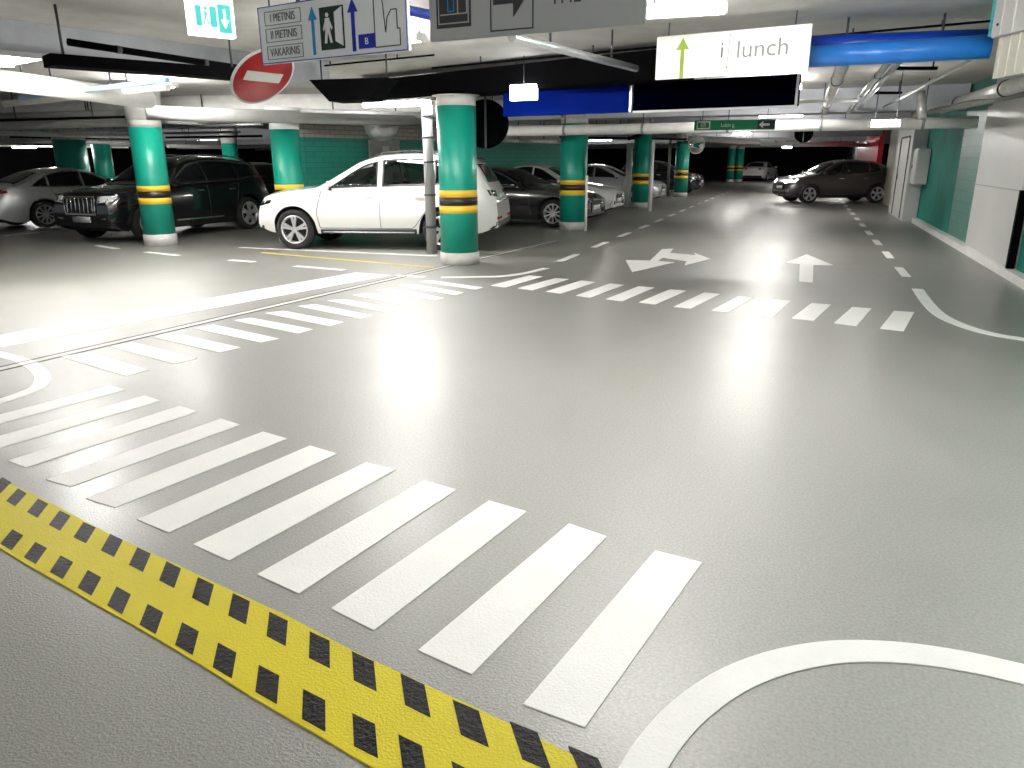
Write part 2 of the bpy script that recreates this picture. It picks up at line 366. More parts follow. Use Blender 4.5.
# yellow and black strip
top_px = zpx([(0,50),(120,105),(240,170),(330,212),(430,258),(560,320),(660,365),(760,412)], 2.494, 0, 460)+[(340,645.7),(454,699),(514,727),(597,768),(628,783)]
bot_px = zpx([(0,222),(60,258),(160,315),(240,362),(330,412),(430,470),(530,530),(640,600),(760,668),(870,735)], 2.494, 0, 460)+[(400,784),(440,806)]
top_px = [(-70, 450)]+top_px; bot_px = [(-70, 512)]+bot_px
T_ = smooth_poly([P(*p) for p in top_px], 3); B_ = smooth_poly([P(*p) for p in bot_px], 3)
wd_ = min((B_[-1]-p_).length for p_ in T_); ac_ = (P(517/2.494, 303/2.494+460)-P(502/2.494, 357/2.494+460)).normalized()
T_.append(T_[-1]+(T_[-1]-T_[-4]).normalized()*.5); B_.append(T_[-1]-ac_*wd_*1.08)
def resample(L, n):
    d = [0]
    for a, b in zip(L[:-1], L[1:]): d.append(d[-1]+(b-a).length)
    out = []
    for k in range(n):
        s = d[-1]*k/(n-1); i = max(j for j in range(len(d)) if d[j] <= s+1e-9); i = min(i, len(L)-2)
        out.append(L[i].lerp(L[i+1], (s-d[i])/max(1e-9, d[i+1]-d[i])))
    return out
T_ = resample(T_, 30); B_ = resample(B_, 30)
mb = MB()
for i in range(29): flat(mb, [T_[i], T_[i+1], B_[i+1], B_[i]], .005, 0)
up_c = zpx([(-50,38),(3,66),(42,95),(95,122),(150,153),(212,183),(280,215),(350,250),(425,288),(507,330),(597,373),(692,423),(797,475)], 2.494, 0, 460)+[(364,672),(415,696),(470,724),(530,747),(592,774)]
lo_c = zpx([(-30,170),(28,204),(87,237),(152,273),(222,312),(296,356),(377,403),(466,452),(560,507),(667,567),(783,632)], 2.494, 0, 460)+[(365,739),(413,762),(470,792)]
bx = (P(517/2.494, 303/2.494+460)-P(502/2.494, 357/2.494+460))*.5
for row in (up_c, lo_c):
    W_ = [P(*p) for p in row]
    for k_ in range(2 if row is up_c else 4): W_.append(W_[-1]+(W_[-1]-W_[-2]))
    for i, c in enumerate(W_):
        a = W_[max(i-1, 0)]; b = W_[min(i+1, len(W_)-1)]; al = (b-a)*(.235/(2 if 0 < i < len(W_)-1 else 1))
        c = c+(bx*.14 if row is lo_c else bx*0); bb = bx*(.86 if row is lo_c else .96); flat(mb, [c-al-bb, c+al-bb, c+al+bb, c-al+bb], .0065, 1)
tag(mb.build('hazard_strip', [m_yellow_line, m_black_line]), 'yellow strip with black blocks painted diagonally across the near left floor', 'hazard strip')

# ------------------------------------------------------------------ columns
def column(px, py, r, label, top=CE-.001, green=2.36, base=.19, dist=None, bands=True, capm=None):
    g = PD(px, dist) if dist else P(px, py)
    h = Vector((g.x, g.y, 0)).normalized(); c = g+h*r
    t = thing('column', label, 'column', (c.x, c.y, 0), 0, None)
    n = 36
    MB().cyl((0, 0, 0), (0, 0, base), r*1.04, n).build('base_collar', m_cgrey, t)
    MB().cyl((0, 0, base), (0, 0, green), r, n).build('shaft', m_green, t)
    if bands:
        for z0, z1, mm, nm in ((1.04, 1.145, m_cyel, 'yellow_band'), (.915, 1.04, m_cblk, 'black_band'), (.80, .915, m_cyel, 'yellow_band')):
            MB().cyl((0, 0, z0), (0, 0, z1), r*1.012, n).build(nm, mm, t)
    cp = MB(); cp.cyl((0, 0, green), (0, 0, green+.14), r*1.0, n); cp.cyl((0, 0, green+.14), (0, 0, top), r*1.04, n, r*1.22); cp.build('capital', capm or m_cgrey, t)
    return c
CG = None
c1 = column(460, 265.5, .30, 'nearest green column with yellow and black bands beside the white car', green=2.38, top=2.53)
c2 = column(161.5, 246, .297, 'green column with yellow and black bands in front of the black car on the left', green=2.22, base=.22)
c3 = column(572.5, 230.5, .315, 'second green column along the lane, right of the black sedan', green=2.39)
c4 = column(640, 208.5, .29, 'third green column along the lane, with white posts on both sides', green=2.40)
c5 = column(680, 197, .30, 'fourth green column along the lane, behind the round mirror')
c6 = column(731.5, 0, .27, 'left one of the small far pair of green columns by the far white car', dist=59)
c6b = column(739.8, 0, .29, 'right one of the small far pair of green columns by the far white car', dist=59.5)
c7 = column(287, 0, .285, 'green column with pale top behind the front of the white car', dist=15.9, green=2.19, top=2.6, capm=m_white)
c8 = column(72, 0, .42, 'wide green column behind the silver sedan roof', dist=25, green=2.2, bands=False)
c9 = column(103, 0, .30, 'slim green column between the silver sedan and the banded column', dist=30, green=2.3, bands=False)
c10 = column(231, 0, .27, 'distant green column above the roof of the black car', dist=29, green=2.2, bands=False)

def downpipe(px, py, r, label, z1, m, straps=True):
    c = P(px, py); t = thing('downpipe', label, 'pipe', (c.x, c.y, 0))
    MB().cyl((0, 0, 0), (0, 0, z1), r, 16).build('pipe', m, t)
    if straps:
        for z in (.45, 1.0, 1.55, 1.95, 2.3): MB().cyl((0, 0, z), (0, 0, z+.035), r*1.15, 16).build('strap', m_ink, t)
downpipe(432, 253.5, .09, 'grey downpipe with dark straps left of the nearest green column', CE, m_pipeg)
downpipe(627.5, 207, .11, 'white vertical pipe just left of the third column along the lane', 2.15, m_white, False)
downpipe(649.5, 211, .07, 'thin white corner post just right of the third column along the lane', 2.2, m_white, False)
downpipe(585.6, 231, .03, 'thin white guard rail upright on the right edge of the second column', 1.25, m_white, False)
downpipe(667.5, 196, .06, 'thin pale pipe left of the fourth column along the lane', 2.5, m_pipeg, False)

# ------------------------------------------------------------------ beams and overhead services
def bar_between(name, a, b, wid, z0, z1, m):
    a = Vector(a); b = Vector(b); d = b-a; L = math.hypot(d.x, d.y)
    o = MB().box((0, 0, (z0+z1)/2), (L, wid, z1-z0)).build(name, m)
    o.location = ((a.x+b.x)/2, (a.y+b.y)/2, 0); o.rotation_euler.z = math.atan2(d.y, d.x)
    return o
def off(p, d): return Vector((p.x+d.x, p.y+d.y, 0))
bl0 = P(-60, 43, 2.66); bl1 = P(330, 84, 2.66); bd = (bl1-bl0).normalized(); bn = Vector((-bd.y, bd.x, 0))
struct(bar_between('trim_2', off(bl0, bn*.25), off(bl1, bn*.25), .5, 2.66, CE, m_beam))
bk0 = P(404, 98.5, 2.535); bk1 = P(656, 78, 2.535); kd = (bk1-bk0).normalized(); kn = Vector((-kd.y, kd.x, 0))
struct(bar_between('trim_3', off(bk0, kn*.3-kd*1.2), off(bk1, kn*.3+kd*.2), .6, 2.535, 2.86, m_black))
for i, y in enumerate((17.6, 26.4, 35.4, 44.4, 53, 62)):
    struct(MB().box((-20, y, 2.72), (45.6, .7, .46)).build('trim_%d' % (4+i), m_beam))
# black trays hung under the left beam
tn = 0
def tray(label, a, b, z, wid, hgt, m=m_black, ends=0):
    a = P(a[0], a[1], z); b = P(b[0], b[1], z); d = (b-a); L = math.hypot(d.x, d.y)
    t = thing('cable_tray', label, 'cable tray', ((a.x+b.x)/2, (a.y+b.y)/2, z), math.atan2(d.y, d.x))
    mb = MB(); x = L/2
    prof = [(-x, hgt), (x, hgt), (x-ends, 0), (-x+ends, 0)]
    mb.prism([(p[0], -wid/2, p[1]) for p in prof], (0, wid, 0)); mb.build('trough', m, t)
    k = max(2, int(L/1.6))
    for i in range(k):
        xx = -x*.85+1.7*x*i/(k-1); MB().cyl((xx, 0, hgt), (xx, 0, CE-z), .012, 6).build('hanger_rod', m_ink, t)
tray('long black cable tray hung below the left concrete beam', (48, 66.5), (246, 80.5), 2.42, .30, .10)
tray('short black trough with slanted ends between the round red sign and the nearest column', (318, 103), (394, 101), 2.36, .4, .28, ends=.28)
def pipe(label, a, b, za, zb, r, m, name='ceiling_pipe', cat='pipe', hang=0, straps=0, sm_=m_ink):
    a = P(a[0], a[1], za); b = P(b[0], b[1], zb)
    t = thing(name, label, cat, a)
    MB().cyl((0, 0, 0), b-a, r, 18).build('run', m, t)
    d = (b-a)
    for i in range(straps):
        c = d*((i+.5)/straps); u = d.normalized(); MB().cyl(c-u*.025, c+u*.025, r*1.13, 18).build('clamp', sm_, t)
    for i in range(hang):
        c = d*((i+.5)/hang); MB().cyl(c, Vector((c.x, c.y, CE-za)), .012, 6).build('hanger', m_ink, t)
    return t
bp0 = (68, 42); bp1 = (243, 68.5)
pipe('black pipe along the face of the left concrete beam', bp0, bp1, 2.72, 2.65, .035, m_black, straps=2)
pipe('slim galvanised tube hung between the grey arrow sign and the dark beam', (512, 37), (636, 68.5), 2.62, 2.62, .04, m_galv, hang=2)
pipe('dark blue pipe running from the white sign to the grey arrow sign', (352, -2), (434, 16), 2.6, 2.6, .035, m_blue)
# blue ducts on the right
pipe('upper dark blue duct ending at the grey sheet panel on the right', (800, 45), (991, 38), 2.71, 2.71, .085, m_blue, hang=2)
pipe('lower lighter blue duct below the dark blue one, right of the lunch sign', (800, 57), (991, 46.5), 2.58, 2.58, .105, m_blue2, straps=0)
# pipes leading away at the right
pipe('silver wrapped pipe with two black rings leading away behind the lunch sign', (845, 60), (824, 112), 2.6, 2.5, .07, m_foil, straps=2)
pipe('left one of two side by side steel pipes leading away under the blue duct', (889, 62), (848, 112), 2.62, 2.5, .04, m_galv, straps=3)
pipe('right one of two side by side steel pipes leading away under the blue duct', (899, 62), (857, 110), 2.66, 2.55, .035, m_galv)
pipe('thin white conduit slanting from the blue duct end towards the far ceiling', (977, 57), (884, 107), 2.62, 2.5, .022, m_white)
for i, (a, b, lab) in enumerate((((892, 70), (936, 70), 'upper'), ((868, 94), (901, 94), 'middle'), ((856, 107), (875, 107), 'lowest'))):
    t_ = tray('%s of three short black brackets under the right ceiling' % lab, a, b, 2.72, .08, .04)
t = thing('ceiling_pipe', 'big white wrapped pipe crossing the whole lane in front of the far garage', 'pipe', (2.75, 15.75, 2.195))
dv = Vector((-10.2, .45, .01)); MB().cyl((0, 0, 0), dv, .105, 20).build('run', m_pipew, t)
for i in range(6):
    cc = dv*((i+.5)/6); uu = dv.normalized(); MB().cyl(cc-uu*.025, cc+uu*.025, .115, 20).build('clamp', m_pipeg, t); MB().cyl(cc, Vector((cc.x, cc.y, CE-2.196)), .01, 6).build('hanger', m_ink, t)
pipe('short foil wrapped riser standing on the big white pipe near the right wall', (922, 119), (920.5, 92), 2.26, 2.72, .08, m_foil)
pipe('foil wrapped pipe rising to the right above the right wall', (942, 108), (1040, 78), 2.5, 2.5, .10, m_foil, straps=2)
pipe('dark pipe just below the foil wrapped pipe above the right wall', (930, 112), (1040, 90), 2.4, 2.4, .05, m_pipeg)
pipe('thin white pipe in front of the far ceiling under the two blue ducts', (797, 101.5), (858, 100), 2.5, 2.5, .03, m_white)
# left services
pipe('huge white air duct crossing the left bays below the concrete beam', (-30, 112), (446, 106), 2.68, 2.68, .29, m_pipew, hang=3, name='air_duct', cat='duct')
pipe('white air duct slanting down from the upper left edge', (-30, 76), (150, 100), 2.6, 2.5, .13, m_pipew, hang=2, name='air_duct', cat='duct')
pipe('slim pale blue pipe rising to the right over the huge white duct', (20, 98), (168, 80), 2.5, 2.6, .035, mat('pale_blue_pipe', (.30, .45, .68, 1), .4), hang=2)
pipe('white pipe just under the slim pale blue pipe over the huge white duct', (5, 104), (168, 87), 2.5, 2.6, .05, m_pipew)
pipe('grey wrapped pipe below the huge white duct', (146, 113), (440, 121), 2.4, 2.4, .12, m_pipeg)
for a, b, z, r_, lab in (((812,37),(991,21),2.9,.012,'black cable along the bright ceiling above the blue ducts'),((300,68),(434,55),2.9,.012,'thin black cable under the ceiling between the white sign and the nearest column'),((432,68),(658,47),2.86,.014,'thin black cable on the ceiling just in front of the dark beam')):
    pipe(lab, a, b, z, z, r_, m_black, name='cable', cat='cable', hang=2)
rows = [((-20,117),(128,113),2.5,.07,m_pipeg,'dark grey pipe along the lower edge of the huge white duct'),
        ((-20,121),(134,116.5),2.42,.025,m_black,'thin black cable line below the huge white duct at the left edge'),
        ((10,137),(132,139.5),2.28,.025,m_black,'thin black pipe between the two pale pipes above the silver sedan'),
        ((-20,145.5),(128,147.5),2.15,.03,m_pipew,'thin white pipe just above the silver sedan roof'),
        ((168,146),(236,147.5),2.15,.07,m_pipew,'thick white pipe over the black car roof right of the banded left column'),
        ((166,137.5),(262,136),2.25,.03,m_black,'thin black pipe over the black car roof'),
        ((168,116),(300,119.5),2.5,.04,m_black,'thin black line under the huge duct near the red sign'),
        ((300,110.5),(425,114),2.45,.035,m_galv,'slim steel pipe in front of the cream brick wall'),
        ((505,140.5),(556,141.5),2.05,.05,m_foil,'short foil wrapped pipe above the black sedan'),
        ((740,128.5),(880,127),2.5,.03,m_black,'thin black pipe behind the big white pipe on the right'),
        ((700,142),(760,143.5),2.25,.05,m_brownp,'short rusty pipe right of the round mirror'),
        ((-20,126.5),(128,122),2.4,.09,m_pipew,'thick pale pipe ending left of the banded left column'),
        ((-20,133),(130,136),2.32,.06,m_pipew,'bright white pipe above the silver sedan'),
        ((60,130.5),(132,131),2.36,.035,m_galv,'short steel pipe above the wide green column'),
        ((-20,141),(135,143),2.2,.05,m_pipeg,'grey pipe close above the silver sedan roof'),
        ((166,121),(268,127),2.4,.05,m_pipew,'white pipe between the banded left column and the pale topped column'),
        ((166,127),(262,124),2.35,.03,m_galv,'slim steel pipe between the banded left column and the pale topped column'),
        ((164,133.5),(240,132),2.3,.03,m_pipeg,'slim grey pipe over the roof of the black car'),
        ((480,126),(700,129),2.4,.05,m_pipew,'white pipe behind the big white pipe left of the third column'),
        ((585,133),(632,132),2.3,.06,m_pipew,'short white pipe between the second and third column'),
        ((690,138.5),(872,145.5),2.3,.10,m_pipew,'white pipe crossing the far lane above the turning car'),
        ((560,137),(720,140),2.3,.03,m_black,'thin black pipe beneath the far ceiling over the lane columns')]
for a, b, z, r, m, lab in rows: pipe(lab, a, b, z, z, r, m, hang=2)
# crooked black conduit near the third column
t = thing('conduit', 'bent black conduit between the third column and the green exit sign', 'conduit', P(640, 130, 2.4))
def PY(px, py, Y):
    v = ray(px, py); k = Y/v.y; return Vector((v.x*k, Y, EYE+v.z*k))
t.location = PY(628, 139, 23.5)
pts = [PY(*p, 23.5)-Vector(t.location) for p in ((628,139),(645,133),(650,124),(700,124))]; MB().tube(pts, .05).build('run', m_black, t)
for p_ in (pts[0], pts[2], pts[3]): MB().cyl(p_, (p_.x, p_.y, CE-t.location.z), .012, 6).build('hanger', m_ink, t)
# silver bulging duct end over the bay wall
q = P(381, 124, 2.35); 
o = MB(); o.lathe([(.0, -.42), (.2, -.4), (.33, -.25), (.40, -.06), (.41, -.04)], 28)
oo = tag(o.build('duct_cowl', m_foil), 'round silver duct cowl hanging in front of the cream brick wall', 'duct'); oo.location = (q.x, q.y, 2.42)

# ------------------------------------------------------------------ right hand hanging sheet panel
a = P(992, 79, 2.28); b = P(1040, 70, 2.28); d = b-a; L = math.hypot(d.x, d.y)+.4
t = thing('sheet_panel', 'tall pale grey corrugated sheet box at the upper right corner', 'panel', (a.x, a.y, 2.28), math.atan2(d.y, d.x))
mb = MB(); mb.box((L/2, .06, .17), (L, .12, .34))
for i in range(8): mb.box((.06+i*L/8, -.004, .17), (.012, .012, .34))
mb.build('lower_sheet', m_wallw, t)
mb = MB(); mb.box((L/2, .02, .50), (L, .2, .32), bev=.01)
for i in range(6): mb.box((.15+i*L/6, -.084, .50), (.03, .015, .31))
mb.build('upper_sheet', m_panel, t)
MB().box((-.02, .02, .51), (.04, .2, .30)).build('edge_strip', mat('teal_edge', (.05, .45, .5, 1), .5), t)
MB().lathe([(0, -.09), (.012, -.09), (.012, -.08)], 12, axis='Y', c=(.10, 0, .44)).build('bolt', m_ink, t)

# ------------------------------------------------------------------ signs
class Sign:
    """hanging board: local x along its face, z up, face towards -y"""
    def __init__(s, name, label, cat, pl, pr, z, hgt, th, m, board='board', rods=(), top=CE):
        a = P(pl[0], pl[1], z); b = P(pr[0], pr[1], z); d = b-a
        s.W = math.hypot(d.x, d.y); s.H = hgt; s.th = th
        s.t = thing(name, label, cat, a, math.atan2(d.y, d.x))
        MB().box((s.W/2, th/2, hgt/2), (s.W, th, hgt), bev=.004).build(board, m, s.t)
        for u in rods: MB().cyl((u*s.W, th/2, hgt), (u*s.W, th/2, top-z), .006, 6).build('hanger', m_ink, s.t)
    def poly(s, name, pts, m, lift=.004, label=None):
        mb = MB()
        for pg in (pts if isinstance(pts[0][0], (tuple, list)) else [pts]):
            mb.prism([(u*s.W, -lift, v*s.H) for u, v in pg], (0, lift*.8, 0))
        o = mb.build(name, m, s.t); 
        return o
    def rect(s, name, u0, v0, u1, v1, m, lift=.004): return s.poly(name, [(u0, v0), (u1, v0), (u1, v1), (u0, v1)], m, lift)
    def frame(s, name, u0, v0, u1, v1, w, m, lift=.004):
        wu = w/s.W; wv = w/s.H
        return s.poly(name, [[(u0, v0), (u1, v0), (u1, v0+wv), (u0, v0+wv)], [(u0, v1-wv), (u1, v1-wv), (u1, v1), (u0, v1)], [(u0, v0), (u0+wu, v0), (u0+wu, v1), (u0, v1)], [(u1-wu, v0), (u1, v0), (u1, v1), (u1-wu, v1)]], m, lift)
    def line(s, name, pts, w, m, lift=.004):
        out = []
        for (u0, v0), (u1, v1) in zip(pts[:-1], pts[1:]):
            a = Vector((u0*s.W, v0*s.H)); b = Vector((u1*s.W, v1*s.H)); d = (b-a).normalized(); n = Vector((-d.y, d.x))*w/2
            out.append([((p.x)/s.W, p.y/s.H) for p in (a-n, b-n, b+n, a+n)])
        return s.poly(name, out, m, lift)
    def text(s, txt, u, v, size, m, lift=.003, sx=1.):
        me = text_mesh(txt, size*s.H, .0015); me.materials.append(m)
        o = link('lettering', me, s.t, (u*s.W, -lift, v*s.H)); o.rotation_euler = (PI/2, 0, 0); o.scale = (sx, 1, 1); return o
def disc_pts(cu, cv, r, W, H, n=14): return [(cu+r*math.cos(2*PI*i/n)/W, cv+r*math.sin(2*PI*i/n)/H) for i in range(n)]
S = Sign('direction_sign', 'white hanging sign with three boxed words, two blue arrows and a walking figure', 'sign', (262.5, 65), (408.6, 50.5), 2.25, .375, .03, m_sign, rods=(.08, .92))
for v0, v1, tx in ((.66, .90, 'I PIETINIS'), (.37, .61, 'II PIETINIS'), (.07, .31, 'VAKARINIS')):
    S.frame('word_box', .05, v0, .315, v1, .004, m_inkgrey); S.text(tx, .182, (v0+v1)/2, .20, m_inkgrey, sx=.80)
def up_arrow(S, u, v0, v1, w, hw, hh, m):
    S.poly('arrow', [(u-w, v0), (u+w, v0), (u+w, v1-hh), (u+hw, v1-hh), (u, v1), (u-hw, v1-hh), (u-w, v1-hh)], m)
up_arrow(S, .395, .08, .88, .009, .03, .22, m_arrow); up_arrow(S, .665, .07, .92, .011, .033, .22, m_arrow2)
S.rect('door_pictogram', .445, .14, .605, .84, m_pict)
S.poly('door_leaf', [(.545, .27), (.597, .18), (.597, .82), (.545, .74)], m_sign, .006)
S.poly('walking_figure', [disc_pts(.497, .71, .014, S.W, S.H), [(.482, .66), (.512, .66), (.512, .44), (.482, .44)], [(.482, .62), (.465, .48), (.471, .45), (.49, .58)], [(.512, .63), (.53, .5), (.524, .46), (.505, .56)], [(.482, .46), (.497, .46), (.488, .25), (.472, .25)], [(.495, .46), (.512, .46), (.526, .25), (.512, .25)]], m_sign, .007)
S.rect('blue_block', .695, .1, .80, .33, m_arrow2); S.text('B', .748, .21, .15, m_sign, .006)
S.line('tower_outline', [(.80, .99), (.80, .1), (.955, .1), (.955, .36), (.94, .36), (.938, .66), (.905, .66), (.88, .55), (.868, .32), (.852, .9)], .006, m_ink)
S.frame('border', .002, .006, .998, .994, .006, m_arrow2, .003)

S = Sign('arrow_sign', 'grey hanging sign with two dark framed pictograms at the top of the picture', 'sign', (430, 42), (645, 24), 2.25, .5, .03, m_signgrey, rods=(.1, .9))
S.rect('tower_pictogram', .04, .13, .215, .93, m_ink)
S.frame('pictogram_outline', .05, .17, .205, .89, .006, m_signgrey, .006)
S.line('tower_outline', [(.10, .80), (.10, .3), (.13, .3), (.13, .85)], .006, m_arrow, .006); S.line('building_outline', [(.15, .27), (.15, .8), (.165, .55), (.195, .62), (.195, .27), (.06, .27)], .006, m_signgrey, .006)
S.frame('pictogram_frame', .31, .05, .515, .83, .007, m_ink)
S.poly('arrow', [(.325, .32), (.42, .32), (.42, .18), (.505, .45), (.42, .72), (.42, .58), (.325, .58)], m_ink)
S.text('THE', .66, .33, .2, m_ink)
S = Sign('lunch_sign', 'white hanging restaurant sign with a green up arrow and thin grey lettering', 'sign', (655, 80), (807.6, 71), 2.4, .42, .025, m_signw, rods=(.08, .9), top=CE)
up_arrow(S, .185, 0, .93, .013, .046, .27, m_lime)
S.text('i', .452, .57, .52, m_ink, sx=.9); S.line('divider', [(.50, .93), (.49, .2)], .007, m_inkgrey); S.poly('divider_tip', disc_pts(.49, .19, .012, S.W, S.H), m_lime)
S.text('lunch', .71, .55, .54, m_inkgrey, sx=1.06); S.text('restoranas', .73, .17, .14, m_wallw)

# navy box panels under the dark beam
S = Sign('overhead_panel', 'long dark blue panel over the lane behind the small lit sign', 'panel', (503, 116.5), (631, 112), 2.21, .34, .12, m_navy, rods=(.1, .9))
S.rect('edge_trim', .985, .0, 1.0, 1.0, m_galv)
S = Sign('overhead_panel', 'long almost black panel below the lunch sign', 'panel', (632.5, 111.5), (797, 105.5), 2.21, .36, .12, m_navy_shade, rods=(.1, .9))
S.rect('edge_trim', .985, .0, 1.0, 1.0, m_galv); S.rect('bottom_trim', 0, -.06, 1, .02, m_white)
S = Sign('lit_sign', 'small white lit sign box in front of the blue panel', 'sign', (510, 100.5), (535, 99.5), 2.38, .20, .10, m_boxl, rods=(.5,))
S.text('Re', .5, .45, .5, m_pipeg)
# emergency sign upper left
S = Sign('exit_sign', 'bright white lit escape route sign with down arrow at the upper left', 'sign', (191, 34), (236.5, 38.5), 2.45, .27, .07, m_exitl, rods=(.2, .8))
S.poly('pictogram', [[(.14, .22), (.27, .22), (.27, .72), (.14, .72)], [(.45, .22), (.60, .22), (.60, .72), (.45, .72)]], m_exitc)
S.poly('running_figure', [disc_pts(.37, .66, .012, S.W, S.H), [(.33, .6), (.38, .6), (.38, .42), (.33, .42)], [(.33, .42), (.36, .42), (.31, .24), (.28, .26)], [(.36, .42), (.39, .42), (.44, .3), (.41, .26)], [(.38, .58), (.43, .48), (.41, .45), (.37, .53)]], m_exitc)
S.rect('arrow_field', .63, .1, .92, .80, m_exitc); S.poly('arrow', [(.755, .68), (.795, .68), (.795, .42), (.86, .42), (.775, .22), (.69, .42), (.755, .42)], m_exitl, .007)
S = Sign('far_exit_sign', 'green exit sign hung under the big white pipe over the lane', 'sign', (694, 130.5), (775, 129.5), 2.06, .16, .06, m_exitg, rods=(.1, .9))
S.frame('pictogram_frame', .03, .12, .2, .9, .02, m_signw); S.text('ER', .115, .5, .55, m_signw)
S.text('Lubin g.', .42, .5, .55, m_signw, sx=.85); S.rect('arrow_field', .78, .08, .99, .92, m_pict)
S.poly('arrow', [(.80, .5), (.85, .85), (.85, .62), (.93, .62), (.93, .38), (.85, .38), (.85, .15)], m_signw, .008)
S = Sign('far_white_sign', 'small pale sign with faint lettering far along the lane', 'sign', (760, 146), (797, 144.5), 2.1, .26, .05, m_signw, rods=(.2, .8))
S.text('Tiltas', .45, .5, .5, m_inkgrey); S.line('arrow', [(.7, .5), (.92, .5)], .02, m_inkgrey)
# no entry sign : a tilted plate
q = PD(271, 6.7); zc = 2.235
uax = Vector((.22, .975, 0)).normalized(); nh = Vector((uax.y, -uax.x, 0)); a_ = math.radians(46)
vax = Vector((0, 0, 1))*math.cos(a_)+nh*math.sin(a_); nax = uax.cross(vax).normalized()
if nax.y > 0: nax = -nax
t = bpy.data.objects.new('no_entry_sign', None); COL.objects.link(t); tag(t, 'round red no entry sign with a white bar, hung askew behind the white sign', 'sign')
t.matrix_world = Matrix(((uax.x, -nax.x, vax.x, q.x), (uax.y, -nax.y, vax.y, q.y), (uax.z, -nax.z, vax.z, zc), (0, 0, 0, 1)))
R_ = .28
MB().lathe([(0, .0), (R_, .0), (R_, .012), (0, .012)], 40, axis='Y').build('rim_plate', m_white, t)
MB().lathe([(0, -.003), (R_*.93, -.003), (R_*.93, .0)], 40, axis='Y').build('red_face', m_red, t)
MB().box((0, -.005, .0), (R_*1.25, .004, R_*.32)).build('white_bar', m_signw, t)
MB().cyl((0, .03, R_*.2), Vector((0, .03, R_*.2))+Vector((0, 0, .75)), .012, 8).build('bracket', m_ink, t)
# backs of round signs, mirror
def disc_back(px, py, d, r, label, z):
    q = PD(px, d); az = math.atan2(q.y, q.x)-PI/2
    t = thing('road_sign', label, 'sign', (q.x, q.y, z), az)
    MB().lathe([(0, 0), (r, 0), (r, .02), (0, .02)], 36, axis='Y').build('plate', m_black, t)
    b = MB(); b.box((0, -.02, .25), (.035, .03, 2*r+.5)); b.build('rail', m_ink, t)
disc_back(486, 120, 12.9, .385, 'black back of a round sign beside the top of the nearest column', 2.16)
disc_back(801, 134, 27, .29, 'black back of a small round sign over the far lane', 2.39)
q = P(696.5, 144.5, 2.0); az = math.atan2(q.y, q.x)-PI/2
t = thing('convex_mirror', 'round white rimmed traffic mirror right of the fourth column', 'mirror', (q.x, q.y, 2.0), az+.5)
rr = .23
MB().lathe([(rr, .0), (rr*1.12, -.01), (rr*1.12, .05), (0, .06)], 28, axis='Y').build('rim', m_white, t)
MB().lathe([(0, -.05), (rr*.4, -.042), (rr*.75, -.022), (rr, .0)], 28, axis='Y').build('mirror_face', m_mirror, t)
MB().cyl((0, .05, 0), (-.35, .1, .1), .02, 8).build('arm', m_ink, t)
# electric cabinet on right
t = thing('electric_cabinet', 'pale grey wall cabinet beside the grey metal door on the right wall', 'cabinet', (WX-.42, 21.9, 1.0))
MB().box((.0, 0, .40), (.28, .75, .85), bev=.015).build('body', m_panel, t); MB().box((-.145, 0, .40), (.012, .68, .78)).build('door', m_panel, t); MB().box((-.155, .28, .4), (.015, .03, .1)).build('handle', m_ink, t)
t.location = (WX-.145, 21.75, 1.0)

# ------------------------------------------------------------------ lamps
def lamp(loc, rz, L, label, w=.14, h=.07, m=None, z=None):
    t = thing('ceiling_lamp', label, 'lamp', loc, rz)
    hb = MB(); hb.box((0, 0, h*.95), (L*.98, w*.3, h*.5), bev=.006); hb.box((-L/2, 0, h*.15), (.03, w*1.05, h*1.2), bev=.005); hb.box((L/2, 0, h*.15), (.03, w*1.05, h*1.2), bev=.005); hb.build('housing', m_white, t)
    mb = MB(); n = 14; pr = [(w/2*math.cos(2*PI*i/n), h*.1+h*.55*math.sin(2*PI*i/n)) for i in range(n)]
    mb.prism([(-L/2, y, z_) for y, z_ in pr], (L, 0, 0)); mb.build('diffuser', m or m_lamp, t)
    top = CE-loc[2]-h
    if top > .03:
        for s_ in (-1, 1): MB().cyl((s_*L*.35, 0, h*.9), (s_*L*.35, 0, CE-loc[2]), .008, 6).build('hanger', m_ink, t)
    return t
def lamp_px(px, py, z, L, az, label, **k):
    q = P(px, py, z); return lamp((q.x, q.y, z), az, L, label, **k)
AZ = math.radians(-16)
lamp_px(683, 12.5, CE-.14, .72, .05, 'bright ceiling lamp above the lunch sign', m=m_lamp3, w=.11)
lamp_px(24, 57, 2.74, 1.5, AZ, 'glaring lamp at the upper left edge behind the beam', w=.32, h=.1)
lamp_px(885, 124.5, 2.12, .45, 0, 'lamp over the far right corner of the lane', m=m_lamp3)
q = P(742, 388)/.3616; lamp((q.x, q.y, 2.79), 0, 1.1, 'lamp hidden behind the lunch sign')
lamp_px(398, 104.5, 2.5, 1.25, .1, 'lamp glaring from behind the short black trough above the white car')
lamp_px(202, 139.5, 2.55, 1.4, .3, 'long lamp over the roof of the black car', m=m_lamp2)
lamp_px(25, 147.5, 2.4, 1.4, .3, 'lamp above the silver sedan', m=m_lamp2)
lamp_px(742, 134, 2.6, .7, 0, 'small far lamp right of the green exit sign', m=m_lamp2)
lamp_px(787, 147.5, 2.35, .6, 0, 'small far lamp below the pale lettered sign', m=m_lamp2)
lamp_px(844, 145.5, 2.45, .6, 0, 'small far lamp above the turning car', m=m_lamp2)
lamp_px(60, 132.5, 2.6, 1.3, .3, 'lamp among the pipes over the wide green column', m=m_lamp2)
lamp_px(600, 140, 2.6, 1.2, .3, 'lamp over the white hatchback', m=m_lamp2)
